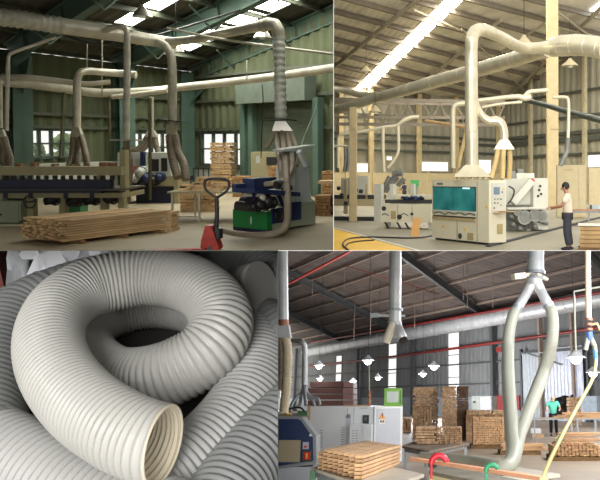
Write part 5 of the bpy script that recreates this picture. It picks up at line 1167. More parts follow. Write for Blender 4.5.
# ---- drops from the roof
def roof_y(px, Y): return 244
tA = Th(D, 'drop_duct', 'grey spiral duct dropping from the roof beside the added divider to the blue machine', 'duct', D.at(284, 330, 17))
pipe(D, [(282, 235, 17), (282.5, 280, 17), (283, 322, 17)], 5.6, 'riser', m_galvD, tA, ring_every=.35, seg=18)
pipe(D, [(283, 320, 17), (283, 326, 17)], 5.8, 'clamp_ring', mat('copper_clamp', (150, 96, 76), .5, .3), tA)
a = D.at(283, 325, 17); b = D.at(283.5, 338, 17); mb = MB().frustum([b + V(-.16, -.12, 0), b + V(.16, -.12, 0), b + V(.16, .12, 0), b + V(-.16, .12, 0)], [a + V(-.1, -.1, 0), a + V(.13, -.1, 0), a + V(.13, .1, 0), a + V(-.1, .1, 0)]); tA.part('fork', mb, m_galvD, local=False)
pipe(D, [(285.5, 337, 17), (287.5, 350, 17), (287, 375, 17), (285.5, 395, 17), (283.5, 413, 17)], 4.4, 'flexible_hose', mat('cream_hose', (206, 190, 160), .5), tA, rib=.06)
pipe(D, [(280, 337, 17), (281, 360, 17), (280, 390, 17)], 3, 'flexible_hose', mat('brown_hose', (120, 104, 88), .6), tA, rib=.06)
tB = Th(D, 'elbow_duct', 'galvanised elbow pipe coming down behind the blue machine to the hose cluster', 'duct', D.at(304, 385, 26))
pipe(D, [(289, 341, 27), (296, 341, 26.5), (302, 342, 26), (304.5, 346, 26), (304.8, 356, 26), (304.6, 385, 26)], [2, 2.2, 2.6, 2.8, 2.8, 3], 'pipe_run', m_galvD, tB, ring_every=1.2)
a = D.at(304.5, 384, 26)
for q in ([(304, 384, 26), (302, 392, 26), (297, 397, 25.8), (292, 404, 25.6), (290, 412, 25.5)], [(304, 386, 26), (301, 396, 25.9), (300, 404, 25.8), (296, 410, 25.7)], [(305, 384, 26), (307, 392, 26), (312, 397, 26), (318, 399, 26), (320, 405, 26)], [(305, 386, 26), (308, 396, 26), (313, 401, 26), (315, 408, 26)], [(304.5, 386, 26), (305, 396, 25.8), (306, 406, 25.7)]):
    pipe(D, q, 1.6, 'flexible_hose', m_steelD, tB, rib=.06)
tC = Th(D, 'drop_duct', 'white drop duct ending in a short open fork above the white cabinet', 'duct', D.at(395, 340, 18))
pipe(D, [(395.5, 235, 18), (395.3, 280, 18), (395, 322, 18)], 6.1, 'riser', m_galvD, tC, ring_every=.32, seg=22)
pipe(D, [(395, 308.5, 18), (395, 311, 18)], 8, 'flange', m_steelD, tC)
mb = MB(); c = D.at(387, 314, 18)
mb.beam(D.at(377, 315.5, 17.8), D.at(404, 316, 18.2), .1, .05); mb.beam(D.at(370.5, 315.5, 17.8), D.at(379, 315, 17.8), .14, .09); tC.part('gate_plate', mb, m_steelD, local=False)
pipe(D, [(394.5, 319, 18), (392, 327, 18), (389, 334, 18), (385.5, 342.5, 18)], 4.4, 'fork_leg', mat('ivory_fork', (214, 206, 184), .5), tC)
pipe(D, [(396, 319, 18), (398, 327, 18), (400.5, 333, 17.9), (402.5, 338.5, 17.9)], [4.6, 4.6, 4.6, 4.8], 'fork_leg', m_galvD, tC)
mb = MB().disc(D.at(403.2, 340, 17.85), D.at(403.2, 340, 17.85) - D.at(401, 335, 17.9), .1, th=.04); tC.part('open_mouth', mb, m_blk, local=False)
tE = Th(D, 'drop_duct', 'white drop duct splitting into the two long looping hoses', 'duct', D.at(536, 300, 14))
pipe(D, [(536, 235, 14), (535.8, 255, 14), (535.5, 273, 14)], 8.3, 'riser', m_galvD, tE, ring_every=.45, seg=24)
pipe(D, [(535.5, 270.5, 14), (535.5, 273.5, 14)], 9.6, 'flange', m_steelD, tE); pipe(D, [(535.5, 276, 14), (535.5, 279, 14)], 9.8, 'flange', m_steelD, tE)
mb = MB().beam(D.at(513, 276.5, 13.8), D.at(535, 274, 14), .1, .06); mb.beam(D.at(513, 277, 13.8), D.at(524, 275.5, 13.9), .13, .1); mb.beam(D.at(536, 274, 13.8), D.at(547, 279.5, 14), .06, .04); tE.part('gate_plate', mb, mat('ivory_fork', (214, 206, 184), .5), local=False)
pipe(D, [(534.5, 274, 14), (534.5, 285, 14)], 7.6, 'neck', m_galvD, tE, seg=20)
pipe(D, [(533, 281, 14), (527.5, 291, 14), (521, 302, 13.9), (517, 309, 13.9)], [5.5, 5, 5, 5], 'fork_leg', m_galvD, tE, seg=18)
pipe(D, [(536, 281, 14), (541, 291, 14), (546, 301, 13.9), (548.5, 306, 13.9)], [5.5, 5, 5, 5], 'fork_leg', m_galvD, tE, seg=18)
pipe(D, [(518.5, 306, 13.88), (516.5, 309.5, 13.88)], 5.6, 'clamp', m_steelD, tE); pipe(D, [(547.5, 303.5, 13.88), (549, 306.5, 13.88)], 5.7, 'clamp', m_steelD, tE)
HL = [(517, 308, 13.9), (513, 316, 13.85), (509.5, 330, 13.8), (508, 350, 13.7), (508, 375, 13.2), (509.5, 400, 12.6), (512, 430, 11.8), (513.5, 450, 11.3), (511, 462, 10.9), (504, 467.5, 10.7), (492, 466, 10.9), (478, 462.5, 11.5), (460, 460, 12.0), (438, 457.5, 12.5), (422, 456, 12.8)]
pipe(D, HL, [5.6, 5.8, 6, 6.2, 6.4, 6.6, 7, 7.4, 7.6, 7.4, 6.4, 5.4, 5, 4.4, 4], 'flexible_hose', m_hoseD, tE, rib=.055, amp=.022)
HR = [(548.5, 305, 13.9), (551.5, 312, 13.85), (553, 325, 13.8), (551, 345, 13.75), (545, 368, 13.7), (536, 392, 12.9), (527, 415, 12.3), (520, 435, 11.7), (517, 452, 11.3), (515, 461, 11.1)]
pipe(D, HR, [5.6, 6, 6.2, 6.2, 6.2, 6.2, 6.2, 6, 5.6, 5], 'flexible_hose', m_hoseD, tE, rib=.055, amp=.022)
tF = Th(D, 'drop_pipe', 'cream drop pipe with copper coloured fitting and blue valve near the hall edge', 'pipe', D.at(589, 345, 13))
pipe(D, [(587.5, 235, 13), (588, 280, 13), (588.5, 320, 13)], 2.9, 'pipe_run', mat('cream_drop_pipe', (206, 190, 164), .5), tF)
for y in (318, 323, 328): pipe(D, [(588.8, y, 13), (588.8, y + 2.5, 13)], 3.9, 'fitting', mat('copper_clamp', (150, 96, 76), .5, .3), tF)
pipe(D, [(589, 332, 13), (590, 340, 13)], 3.4, 'valve', mat('valve_blue', (70, 96, 160), .4), tF); pipe(D, [(588, 338, 13), (585.5, 350, 13)], 2.4, 'fork_leg', m_hoseD, tF); pipe(D, [(591, 338, 13), (595, 347, 13)], 2.4, 'fork_leg', m_hoseD, tF)
mb = MB().tube([D.at(*q) for q in ((591, 325, 13), (597, 324, 13), (600, 330, 13), (606, 331, 13))], .02, 8, spline=4); tF.part('lever', mb, mat('brass', (190, 160, 96), .4, .4), local=False)
mb = MB().tube([D.at(*q) for q in ((606, 286, 15), (590, 288.5, 15), (574, 291.5, 15), (574.5, 300, 15), (575, 325, 15), (576, 352, 15))], .02, 6); tF2 = solo(D, 'lamp_cord_pipe', mb, m_hoseD, 'thin white conduit bending down to the large bay lamp', 'conduit')
# yellow-green air hose slanting to the floor
mb = MB().tube([D.at(*q) for q in ((595, 345, 13), (596, 362, 12.6), (592, 380, 12.2), (580, 402, 11.8), (566, 428, 11.2), (550, 460, 10.6), (538, 490, 10.2))], .026, 10, spline=6); t = Th(D, 'air_hose', 'yellow green air hose slanting across from the blue valve to the lower edge', 'hose', D.at(566, 428, 11.2)); t.part('hose', mb, mat('straw_hose', (196, 184, 120), .5), local=False)
t.part('joint', MB().cyl(D.at(561.5, 436, 11.05), D.at(557.5, 444, 10.95), .034, seg=10), mat('green_tape', (80, 150, 120), .5), local=False); t.part('joint', MB().cyl(D.at(595, 346, 13), D.at(596, 360, 12.65), .034, seg=10), mat('valve_cyan', (70, 140, 180), .4), local=False)

# ---- blue machine at the added divider between halls
f = Face(D, D.fl(300, 486), V(1, 0, 0)); O = f.O; kD = D.ppm(O)
t = Th(D, 'edge_machine', 'navy blue machine front with grey slanted frame and tan vent', 'machine', O)
pf = [(270, 416), (299, 416.5), (302, 417.5), (316, 436), (316.5, 464), (270, 470)]
mb = MB().prism([f.pt(x, y) for x, y in pf], V(0, .6, 0)); t.part('frame', mb, m_steelD, local=False)
mb = MB().prism([f.pt(x, y, .02) for x, y in ((270, 419), (298, 419), (301, 420.5), (313, 437.5), (313.5, 460.5), (270, 467.5))], V(0, .1, 0)); t.part('front_panel', mb, m_blueD, local=False)
fbox(f, t, 'vent', mat('tan_filter', (176, 164, 134), .7, var=.2, scale=60), 278.8, 440, 300.5, 462, .035, 0)
fbox(f, t, 'switch_plate', m_rafD, 302.5, 450.5, 312, 461.5, .035, 0); sp = t.o.children[-1]; fbox(f, t, 'red_switch', mat('signal_red', (214, 40, 30), .4), 303.8, 452, 310.5, 459.5, .06, 0, parent=sp); fbox(f, t, 'switch_tab', mat('signal_yellow', (230, 190, 60), .4), 306.3, 453, 308, 458.5, .075, 0, parent=sp)
fbox(f, t, 'button_box', m_grD, 303, 442, 309, 449, .04, 0); fbox(f, t, 'button', mat('signal_red', (214, 40, 30), .4), 304.5, 445.5, 307, 447.5, .055, 0)
fbox(f, t, 'small_sticker', m_whD, 309.5, 434, 312, 436.3, .03, 0)
fbox(f, t, 'lower_body', m_grD, 270, 467, 312, 486, -.02, .6, zmin=0)
fbox(f, t, 'top_fitting', mat('green_fitting', (60, 110, 70), .5), 296, 411, 306, 416, -.2, .3); mb = MB().ball(f.pt(286, 414, -.1), .06); mb.cyl(f.pt(283, 416, -.1), f.pt(290, 414, -.1), .03); t.part('top_valve', mb, mat('brass', (190, 160, 96), .4, .4), local=False)
mb = MB().tube([f.pt(x, y, -.1) for x, y in ((283, 412), (292, 408), (300, 408), (304, 412))], .02, 6, spline=4); t.part('cable', mb, m_blk, local=False)
# ---- white electric cabinets
f = Face(D, D.fl(374, 472), V(1, 0, 0)); O = f.O; f.ex = V(1, 0, 0)
fR = Face(D, D.fl(374, 472), D.fl(402, 463) - D.fl(374, 472)); fRd = (D.fl(402, 463) - D.fl(374, 472)).length
t = Th(D, 'electric_cabinet', 'large white electric cabinet with warning triangle, vents and green framed panel on top', 'cabinet', O)
Lw = -f.sz(309, 440)[0]; zt_ = f.sz(340, 406.5)[1]; dep = flat(fR.ex)
loop = [O - V(Lw, 0, 0), O.copy(), O + dep * fRd, O + dep * fRd - V(Lw, 0, 0)]
mb = MB().prism([p + V(0, 0, .05) for p in loop], V(0, 0, zt_ - .05)); t.part('housing', mb, m_whD, local=False)
mb = MB().prism([p * 1.0 for p in [O + V(-Lw + .06, .06, 0), O + V(-.06, .06, 0), O + dep * (fRd - .06) + V(-.06, 0, 0), O + dep * (fRd - .06) + V(-Lw + .06, 0, 0)]], V(0, 0, .049)); t.part('plinth', mb, m_blk, local=False)
for x in (346.5, 353): fbox(f, t, 'door_seam', m_steelD, x, 407.5, x + .4, 466, .006, 0)
fbox(f, t, 'side_seam', m_steelD, 372.6, 407, 373.8, 470, .012, 0)
fbox(f, t, 'handle_plate', m_grD, 346.5, 414.5, 351, 423.5, .012, 0); t.part('round_handle', MB().ball(f.pt(349, 416, .03), .05, .03, .05), m_steelD, local=False)
fbox(f, t, 'display', m_blk, 362.8, 415, 369, 423.5, .03, 0); dp = t.o.children[-1]; fbox(f, t, 'display_screen', mat('dim_screen', (90, 96, 104), .2), 364.3, 417, 367, 420.5, .036, 0, parent=dp)
fbox(f, t, 'lettering', m_grD, 359.5, 407.6, 367.5, 408.8, .008, 0)
for r_, (x0, y0, n, d) in enumerate(((341, 427, 10, 2.4), (320, 430, 8, 2.4))):
    for k in range(n): fbox(f, t, 'vent_slot', m_steelD, x0, y0 + k * d, x0 + 2.6, y0 + k * d + .7, .006, 0)
fbox(f, t, 'small_box', m_whD, 350.5, 424, 372.5, 470, .3, -.0, zmin=.3); sb = t.o.children[-1]
for c_, x0 in enumerate((353.5, 356.8)):
    for k in range(8): fbox(f, t, 'vent_slot', m_steelD, x0, 430 + k * 2.5, x0 + 2, 430.7 + k * 2.5, .306, -.29, parent=sb)
fbox(f, t, 'inset_panel', m_whD, 364, 424.6, 372, 468, .33, -.28, parent=sb)
def tri2(face, x, y, w, h, out, th=.006): return MB().prism([face.pt(x - w / 2, y + h / 2, out), face.pt(x + w / 2, y + h / 2, out), face.pt(x, y - h / 2, out)], face.n * th)
t.part('warning_triangle', tri2(fR, 381.8, 415.5, 6.5, 6.5, .006), mat('warning_orange', (236, 140, 40), .5), local=False); wt = t.o.children[-1]
mb = MB().prism([fR.pt(x, y, .014) for x, y in ((381.9, 413), (382.7, 413), (382.0, 415.2), (382.8, 415.2), (381.4, 418), (381.8, 415.9), (381.1, 415.9))], fR.n * .003); t.part('flash_symbol', mb, m_blk, local=False, parent=wt)
fbox(fR, t, 'warning_label', m_line, 379, 419.5, 384.5, 424, .008, 0); wl = t.o.children[-1]
for k in range(2): fbox(fR, t, 'label_symbol', m_blk, 379.8 + k * 2.3, 420.3, 381.4 + k * 2.3, 422.6, .012, 0, parent=wl)
fbox(fR, t, 'side_panel', m_grD, 375.5, 408.5, 400, 462, .004, 0)
# green framed panel standing on the cabinet
g = D.at(393, 405.5, O.y + .35); g.z = zt_; f3 = Face(D, g, V(1, 0, 0)); t = Th(D, 'control_screen', 'bright green framed screen standing on top of the white cabinet', 'screen', g)
fbox(f3, t, 'frame', mat('lime_green_plastic', (140, 206, 70), .45), 384.3, 388.3, 402, 405.8, .0, .08, zmin=zt_)
fbox(f3, t, 'screen', mat('pale_screen', (226, 236, 228), .15), 387, 391.5, 398.5, 402.3, .012, 0)
fbox(f3, t, 'side_band', mat('dark_green_plastic', (90, 150, 60), .5), 399.8, 390, 401.2, 404, .008, 0)
# pole with wound strap, board on the cabinet
t = Th(D, 'signal_pole', 'thin pole with wound orange base standing on the white cabinet', 'pole', D.at(369.5, 404, O.y + .5)); Yp = O.y + .5
b0 = D.at(369.5, 404, Yp); b0.z = zt_; top = D.at(367.5, 362, Yp); top.x = b0.x - .04
t.part('pole_shaft', MB().cyl(b0, top, .018, seg=8), m_hoseD, local=False)
for k in range(5): t.part('band', MB().cyl(b0 + V(0, 0, .03 + k * .075), b0 + V(0, 0, .075 + k * .075), .045 - .003 * k, seg=12), mat('ochre_band', (190, 150, 90), .6) if k % 2 else mat('orange_red_band', (206, 96, 60), .6), local=False)
p = D.at(344, 405, O.y + .3); p.z = zt_; solo(D, 'plank', MB().pbox(p, V(.62, 0, 0), V(0, .12, 0), V(0, 0, .035)), m_endD, 'short tan plank lying on top of the white cabinet', 'plank')
# rust red crates
gq = D.fl(308, 413); Yc = 62
for k in range(4):
    f = Face(D, V(gq.x, Yc, 0), V(1, 0, 0)); a = D.at(307.5 if k else 310, 381.5 + k * 6.2, Yc); b = D.at(348.8, 387.5 + k * 6.2, Yc - 1)
    mb = MB().pbox(V(a.x, Yc, b.z + .03), V(b.x - a.x, 0, 0) * .82, V(0, 3, 0), V(0, 0, a.z - b.z - .06)); mb.pbox(V(a.x + (b.x - a.x) * .83, Yc, b.z + .03), V((b.x - a.x) * .19, 1.5, 0), V(0, 3, 0), V(0, 0, a.z - b.z - .06))
    solo(D, 'crate', mb, m_rustD, 'wide rust red crate layer in the far stack behind the white cabinet', 'crate', 'rust red crate layers')
a = D.at(307.5, 406, Yc); b = D.at(349, 406, Yc); solo(D, 'crate_stand', MB().pbox(V(a.x, Yc, 0), V(b.x - a.x, 0, 0), V(0, 3, 0), V(0, 0, a.z)), m_pal, 'timber stand carrying the rust red crates', 'stand')
# ---- table with the sawn battens, in front of the cabinet
def bench(hall, name, label, corners, zt, m_top, m_leg, th=.04, legs=True, lw=.05):
    """corners: four pixel corners of the top, front-left, front-right, back-right, back-left"""
    P = [hall.fl(x, y, zt) for x, y in corners]; t = Th(hall, name, label, 'table', V(P[0].x, P[0].y, 0))
    t.part('table_top', MB().prism([p - V(0, 0, th) for p in P], V(0, 0, th)), m_top, local=False)
    c = sum(P, V(0, 0, 0)) / 4
    if legs:
        for p in P:
            q = p.lerp(c, .1); t.part('leg', MB().box((q.x - lw / 2, q.y - lw / 2, 0), (q.x + lw / 2, q.y + lw / 2, zt - th - .001)), m_leg, local=False)
        for a, b in ((0, 1), (1, 2), (2, 3), (3, 0)):
            p, q = P[a].lerp(c, .1), P[b].lerp(c, .1); t.part('rail', MB().beam(p - V(0, 0, th + .05), q - V(0, 0, th + .05), .03, .06), m_leg, local=False)
    return t, P
t, P = bench(D, 'work_table', 'pale topped table carrying the neat stack of sawn battens', [(311, 467.5), (378, 490), (424, 474), (350, 457)], .78, m_tabD, m_steelD)
t.part('green_corner', MB().box((-.04, -.02, 0), (.04, .03, .12), M=Matrix.Translation(t.Li @ (P[0].lerp(P[1], .08) + V(-.02, -.06, -.14)))), mat('green_fitting', (60, 110, 70), .5))
# stack axes: ends face the viewer from lower left, boards run away to the right
zt0 = .785
a0 = D.fl(319.5, 468, zt0); a1 = D.fl(362, 479.5, zt0); bx = flat(a1 - a0); W = (a1 - a0).length
lo = D.fl(402.5, 463, zt0); by = V(-bx.y, bx.x, 0); by = by if by.y > 0 else -by
ld = flat(lo - a1)
L = (lo - a1).length
print('stack', W, L, bx, ld)
ncol, nrow = 8, 6; w = W / ncol; zt1 = D.at(362, 455, a1.y).z; h = max(.03, (zt1 - zt0) / nrow)
yaw = rot_to(ld); lx = ld; ly = V(-ld.y, ld.x, 0)
if ly.dot(bx) > 0: ly = -ly
proto = [MB().box((0, 0, 0), (L * U(.9, 1.0), w * abs(ly.dot(bx)) * .8, h * .8), bev=.003).mesh('batten', m_endD) for _ in range(6)]
for k in range(nrow):
    for i in range(ncol):
        if k == nrow - 1 and i in (0,): continue
        o = bpy.data.objects.new('batten', random.choice(proto)); COL.objects.link(o); D.objs.append(o)
        p = a0 + bx * w * (i + 1) + ld * U(-.02, .05) + V(0, 0, .002 + k * h)
        o.matrix_world = D.M @ Matrix.Translation(p) @ Matrix.Rotation(yaw + U(-.002, .002), 4, 'Z')
        tag(o, 'pale sawn batten in the neat stack on the table before the white cabinet', 'batten', 'battens in the table stack')
# ---- middle bench with batten stacks on it
t, P = bench(D, 'steel_bench', 'dark topped steel bench carrying the low batten stack beside the white cabinet', [(402, 446), (429, 451), (469, 443), (425, 437)], .74, mat('worn_brown_top', (140, 122, 104), .7, var=.25), m_steelD, lw=.06)
zb = .742; f = Face(D, D.fl(414, 441, zb), V(1, 0, 0))
def dpile(px0, px1, ytop, Y, depth, z0, nz, nx, label, m, cross=True, ex=V(1, 0, 0)):
    a = D.at(px0, ytop, Y); base = V(a.x, Y, z0); return pile(D, px0, px1, ytop, ytop + 10, depth, nz, nx, label, m, ex=ex, cross=cross, base=base, z0=z0)
Yb_ = D.fl(425, 444, zb).y
dpile(415, 437, 427, Yb_, .9, zb, 6, 1, 'low stack of long battens lying on the dark topped bench, broad side', m_battD, cross=False)
dpile(437, 462, 427, Yb_ + .1, .9, zb, 8, 10, 'low batten stack showing its cut ends on the dark topped bench', m_battD, cross=False)
dpile(412.5, 440, 387, 38, 1.6, 1.465, 9, 1, 'upper part of the tall batten stack nearest the green framed screen'.replace('nearest', 'beside'), m_battD, cross=False)
dpile(412.5, 438, 405, 38, 1.6, 0.02, 22, 9, 'lower part of the tall batten stack beside the green framed screen', m_battD, cross=False)
dpile(441, 457, 386, 37, 1.6, 1.335, 11, 1, 'upper part of the second tall batten stack before the wide light strip', m_battD, cross=False)
dpile(457.2, 468.5, 386, 37, 1.6, .02, 30, 5, 'dark end of the second tall batten stack under the wide light strip', mat('dark_brown_batten', (104, 78, 58), .8, var=.3, scale=5), cross=False)
dpile(442, 457, 408, 37, 1.6, .02, 20, 9, 'lower part of the second tall batten stack before the wide light strip', m_battD, cross=False)
dpile(458, 476, 420, 38.5, 1.2, .02, 10, 6, 'ragged batten pile between the tall stacks and the pallet stack', m_battD)
dpile(402, 411, 418, 45, 1.5, .02, 5, 2, 'low far batten pile between cabinet and tall stack', m_battD, cross=False)
# stack on a pallet in the middle
def pallet_at(px0, px1, pyb, label, depth=1.1):
    a = D.fl(px0, pyb); b = D.fl(px1, pyb); return pallet(D, 'pallet', label, a, V(1, 0, 0), V(0, 1, 0), (b - a).length, depth, m_pal), a.y
_, Yp1 = pallet_at(471, 506, 448.5, 'timber pallet under the middle stack of batten ends')
dpile(473, 504, 417, Yp1 + .02, 1.0, .135, 12, 14, 'middle stack of batten ends on a pallet behind the hose loop', m_endD, cross=False)
dpile(466, 505, 410, 36.2, 1.4, 1.1, 3, 3, 'slab of long battens lying level behind the middle pallet stack', m_battD, cross=False)
mb = MB().box((D.at(466, 417, 36.5).x, 36.5, 0), (D.at(505, 417, 36.5).x, 37.5, 1.09)); solo(D, 'trestle_box', mb, m_battD, 'brown trestle block under the level slab of battens', 'trestle')
_, Yp2 = pallet_at(500, 541, 455, 'timber pallet with loose battens behind the hose loop')
Yq = Yp2
rnd_b = [MB().box((0, 0, 0), (U(1.0, 1.5), .07, .035), bev=.003).mesh('loose_batten', m_endD) for _ in range(6)]
def loose(hall, px0, px1, Y, z0, n, depth, label, group, zmax, ang=.25, lj=.0):
    xa = hall.at(px0, 440, Y).x; xb = hall.at(px1, 440, Y).x; per = max(1, int(depth / .095)); 
    for k in range(n):
        row = k % per; lay = k // per; o = bpy.data.objects.new('batten', random.choice(rnd_b)); COL.objects.link(o); hall.objs.append(o)
        x = xa + U(-.05, max(.05, xb - xa - 1.2)); o.matrix_world = hall.M @ Matrix.Translation(V(x, Y + .1 + row * .095, z0 + lay * .042)) @ Matrix.Rotation(U(-.008, .008), 4, 'Z')
        tag(o, label, 'batten', group)
loose(D, 502, 541, Yp2 - .08, .135, 44, .9, 'loose batten on the pallet between the legs of the hose loop', 'battens on the loop pallet', .5)
_, Yp3 = pallet_at(552, 602, 461, 'timber pallet at the hall edge under the broad batten pile', 1.3)
xa = D.at(554, 450, Yp3).x; xb = D.at(601, 450, Yp3).x
nx_ = 13; wq = (xb - xa) / nx_
pr = [MB().box((0, 0, 0), (wq * .86, 1.25, .034), bev=.003).mesh('batten', m_endD) for _ in range(4)]
for k in range(9):
    for i in range(nx_ - (k > 6) * (k - 5)):
        o = bpy.data.objects.new('batten', random.choice(pr)); COL.objects.link(o); D.objs.append(o)
        o.matrix_world = D.M @ Matrix.Translation(V(xa + wq * (i + (.5 * (k - 5) if k > 6 else 0)) + U(-.01, .01), Yp3 + U(-.05, .06) + .02, .135 + k * .042)) @ Matrix.Rotation(U(-.004, .004), 4, 'Z')
        tag(o, 'batten in the broad pile on the pallet in front of the worker', 'batten', 'battens in the broad edge pile')
for k in range(7):
    o = bpy.data.objects.new('batten', random.choice(rnd_b)); COL.objects.link(o); D.objs.append(o)
    o.matrix_world = D.M @ Matrix.Translation(V(xa + .1 + U(0, max(.1, xb - xa - 1.0)), Yp3 + .2 + U(0, .9), .135 + 9 * .042 + .005 + .037 * k)) @ Matrix.Rotation(U(.1, .5), 4, 'Z')
    tag(o, 'batten lying askew on top of the broad edge pile', 'batten', 'askew battens on the broad edge pile')
# ---- long work table with battens where the worker stands
Yw = D.fl(552, 437).y; xa = D.at(535, 420, Yw).x; xb = D.at(612, 420, Yw).x; zw = D.at(560, 418.5, Yw).z
t = Th(D, 'long_table', 'long steel table loaded with battens in front of the green shirted worker', 'table', V(xa, Yw, 0))
t.part('table_top', MB().box((xa, Yw, zw - .06), (xb, Yw + .9, zw)), m_steelD, local=False)
for px in (571, 577, 595): 
    x = D.at(px, 430, Yw).x; t.part('leg', MB().box((x, Yw + .02, 0), (x + .09, Yw + .12, zw - .061)), m_steelD, local=False)
for k in range(56):
    o = bpy.data.objects.new('batten', random.choice(rnd_b)); COL.objects.link(o); D.objs.append(o)
    fr = U(.09 * (k // 8), 1); x = xa + fr * (xb - xa - 1.2); o.matrix_world = D.M @ Matrix.Translation(V(x, Yw + .02 + (k % 8) * .11, zw + .004 + .04 * (k // 8))) @ Matrix.Rotation(U(-.01, .01), 4, 'Z')
    tag(o, 'batten spread on the long steel table before the worker', 'batten', 'battens on the long steel table')
# boxes and rack beyond
f = Face(D, V(0, Yw - 1.2, 0), V(1, 0, 0))
for (x0, y0, x1, y1, m, lab) in ((531.5, 428.5, 545, 433.5, m_whD, 'white flat box on top of the small carton beside the hose'), (532, 434, 544, 440, mat('carton', (190, 160, 124), .8), 'small tan carton below the white flat box')):
    mb = MB(); f.box(mb, x0, y0, x1 - (4 if y0 < 430 else 0), y1, 0, .5, zmin=0 if y1 > 435 else None); solo(D, 'box', mb, m, lab, 'box')
t = Th(D, 'steel_rack', 'low steel rack shelf seen behind the crossing hoses', 'rack', D.at(505, 425, 34)); f = Face(D, V(0, 34.5, 0), V(1, 0, 0))
fbox(f, t, 'shelf', m_steelD, 500, 418, 536, 420, 0, .6)
for x in (502, 519, 534): fbox(f, t, 'leg', m_steelD, x, 420, x + 1, 430, 0, .05, zmin=0)
t = Th(D, 'bulky_bundle', 'dark bundle of scrap leaning by the sliding door behind the worker', 'bundle', D.fl(562, 424)); Yk = D.fl(562, 425).y
for (x, y, r) in ((560, 403, 1.0), (565, 400, .8), (557, 408, .8), (568, 406, .7), (563, 411, 1.0)): t.part('scrap_piece', MB().ball(D.at(x, y, Yk), r * .55, .5, r * .42, seg=9, rings=6), m_blk, local=False)
mb = MB().cyl(D.at(566, 401, Yk), D.at(573, 395, Yk), .08, seg=8); t.part('scrap_arm', mb, m_blk, local=False)
dpile(569, 581, 397, Yk - 2.4, 1.2, .02, 9, 4, 'brown carton coloured board stack behind the worker', m_battD, cross=False)
# ---- worker
J = dict(pel=V(0, 0, .92), chest=V(0, .02, 1.26), neck=V(0, .05, 1.42), head=V(0, .1, 1.52), look=V(0, 1, -.3),
         shl=V(-.2, .02, 1.36), shr=V(.2, .02, 1.36), ell=V(-.3, .1, 1.12), elr=V(.31, .12, 1.13), wrl=V(-.24, .34, 1.08), wrr=V(.36, .33, 1.06),
         hpl=V(-.1, 0, .86), hpr=V(.1, 0, .86), knl=V(-.11, .02, .47), knr=V(.11, .02, .47), anl=V(-.12, 0, .08), anr=V(.12, 0, .08))
g = D.fl(553, 436.5)
g = V(D.at(553, 410, Yw + 1.15).x, Yw + 1.15, 0)
person(D, 'worker in mint green shirt, cap and face mask standing behind the long batten table', g, math.pi, J, mat('mint_green_shirt', (104, 206, 176), .85, var=.04), mat('black_trousers', (34, 34, 38), .85), mat('skin_light', (196, 148, 120), .5), m_hair, m_shoe, s=1.15, face=mat('pale_mask', (226, 214, 180), .8), cap=mat('cream_cap', (214, 196, 150), .8))
# ---- front: pale bench with the hose end, board on clamps
t, P = bench(D, 'pale_bench', 'long pale bench on which the end of the looping hose rests', [(424, 459), (505, 482), (560, 474), (440, 454)], .71, m_tabD, m_steelD, lw=.05)
t, P = bench(D, 'clamp_bench', 'cream edged bench below the clamped salmon board', [(429, 471), (500, 486), (520, 480), (440, 465)], .9, mat('worn_grey_top', (122, 116, 100), .7, var=.2), mat('cream_edge', (216, 206, 160), .6), lw=.05)
fe = Face(D, P[0], P[1] - P[0]); mb = MB().pbox(P[0] + V(0, 0, -.14), P[1] - P[0], V(0, .02, 0), V(0, 0, .1)); t.part('front_edge', mb, mat('cream_edge', (216, 206, 160), .6), local=False)
z_ = 1.0; a = D.fl(409, 460.5, z_); b = D.fl(540, 481, z_); d = b - a
solo(D, 'clamped_board', MB().pbox(a, d, V(-d.y, d.x, 0).normalized() * .09, V(0, 0, .035)), m_orange, 'long salmon board held by a red and a green clamp', 'board')
for px, py, lab, m in ((439, 463.5, 'red curved clamp gripping the salmon board', mat('clamp_red', (196, 30, 50), .4)), (492, 471, 'green curved clamp gripping the salmon board', mat('clamp_green', (30, 140, 96), .4))):
    c = D.fl(px, py, z_ + .02); t = Th(D, 'clamp', lab, 'clamp', c); r_ = .085 if px < 450 else .06
    pts = [V(math.cos(q) * r_, 0, math.sin(q) * r_) for q in [math.radians(x) for x in range(-10, 200, 15)]]
    t.part('jaw', MB().tube(pts, .034 if px < 450 else .022, 10), m); t.part('handle', MB().cyl(V(-r_, 0, -.01), V(-r_, 0, -.16), .014, seg=8), m)
solo(D, 'wood_block', MB().box((0, 0, 0), (.06, .05, .04), M=Matrix.Translation(D.fl(472, 468, .71))), m_endD, 'tiny wood block lying on the pale bench between the clamps', 'block')
w = bpy.data.worlds.new('world'); SC.world = w; w.use_nodes = True
w.node_tree.nodes['Background'].inputs[0].default_value = (1.0, .98, .93, 1); w.node_tree.nodes['Background'].inputs[1].default_value = 1.15
sd = bpy.data.lights.new('daylight', 'SUN'); sd.energy = 2.4; sd.angle = math.radians(32); so = bpy.data.objects.new('daylight', sd); COL.objects.link(so)
so.rotation_euler = V(.07, 1, -.24).to_track_quat('-Z', 'Y').to_euler()
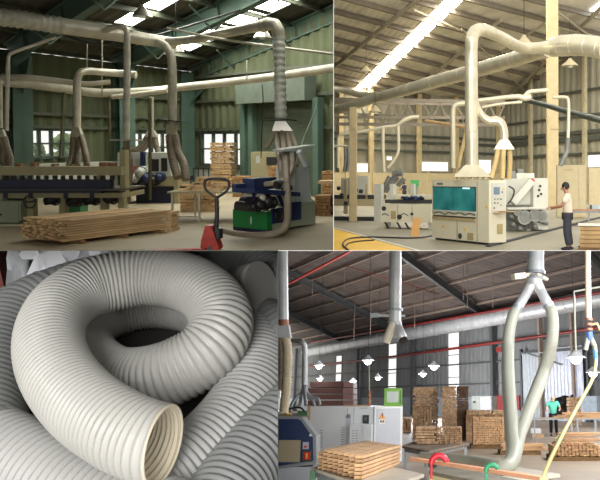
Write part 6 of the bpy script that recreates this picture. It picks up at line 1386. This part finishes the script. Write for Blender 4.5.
# ------------------------------------------------------------------ added dividers block light between the halls; everything is trimmed where it meets them
def eye_plane(x=None, y=None):
    if x is not None: return Vector((1, -(x - CX) / F, 0)).normalized()
    return Vector((0, (y - CY) / F, 1)).normalized()
XT, XB, YM = 333.6, 278.0, 250.6
e_ = 0.0003
def sides(box):
    out = []
    x0, y0, x1, y1 = box
    if x0 is not None: out.append(eye_plane(x=x0))
    if x1 is not None: out.append(-eye_plane(x=x1))
    if y0 is not None: out.append(-eye_plane(y=y0))
    if y1 is not None: out.append(eye_plane(y=y1))
    return out
bpy.context.view_layer.update()
E0 = Vector((0, 0, EYE))
for hall in HALLS:
    pl = sides(hall.box)
    for o in list(hall.objs):
        mw = o.matrix_world; ws = [mw @ v.co - E0 for v in o.data.vertices]
        cut = [n for n in pl if min(w.dot(n) - e_ * w.y for w in ws) < 0]
        if not cut: continue
        dead = any(max(w.dot(n) - e_ * w.y for w in ws) < 0 for n in cut)
        if not dead:
            me = o.data.copy(); b = bmesh.new(); b.from_mesh(me); inv = mw.inverted()
            for n in cut:
                nn = n - Vector((0, e_, 0))
                ln = (mw.to_3x3().transposed() @ nn).normalized(); lc = inv @ E0
                bmesh.ops.bisect_plane(b, geom=b.verts[:] + b.edges[:] + b.faces[:], plane_co=lc, plane_no=-ln, clear_outer=True)
            b.to_mesh(me); dead = len(b.faces) == 0; b.free()
            if not dead: o.data = me
        if dead:
            if o.children: continue
            bpy.data.objects.remove(o); hall.objs.remove(o)
for _ in range(2):
    for o in list(bpy.data.objects):
        if o.type == 'EMPTY' and not o.children: bpy.data.objects.remove(o)
wall_m = mat('divider_paint', (70, 72, 66), .9)
D0 = 1.3; D1 = 110.0; TH = 0.0005
def divider(name, pts, n):
    mb = MB(); n = n * TH; mb.hexa([p - n + E0 for p in pts] + [p + n + E0 for p in pts])
    o = bpy.data.objects.new(name, mb.mesh(name, wall_m)); COL.objects.link(o); o['kind'] = 'structure'
def rd(px, py, Y): return V((px - CX) / F * Y, Y, -(py - CY) / F * Y)
DU = 11.0
divider('light_divider_upper_halls', [rd(XT, -20, DU), rd(XT, -20, D1), rd(XT, YM, D1), rd(XT, YM, DU)], eye_plane(x=XT))
divider('light_divider_lower_halls', [rd(XB, YM, D0), rd(XB, YM, D1), rd(XB, 500, D1), rd(XB, 500, D0)], eye_plane(x=XB))
divider('light_divider_over_hoses', [rd(-20, YM, D0), rd(-20, YM, D1), rd(XB, YM, D1), rd(XB, YM, D0)], eye_plane(y=YM))
divider('light_divider_over_grey_hall', [rd(XB, YM, DU), rd(XB, YM, D1), rd(620, YM, D1), rd(620, YM, DU)], eye_plane(y=YM))

SC.view_settings.view_transform = 'Standard'; SC.view_settings.look = 'None'; SC.view_settings.gamma = 1; SC.view_settings.exposure = 0.25
SC.view_settings.use_curve_mapping = False
SC.cycles.use_denoising = True; SC.cycles.max_bounces = 6; SC.cycles.sample_clamp_indirect = 6
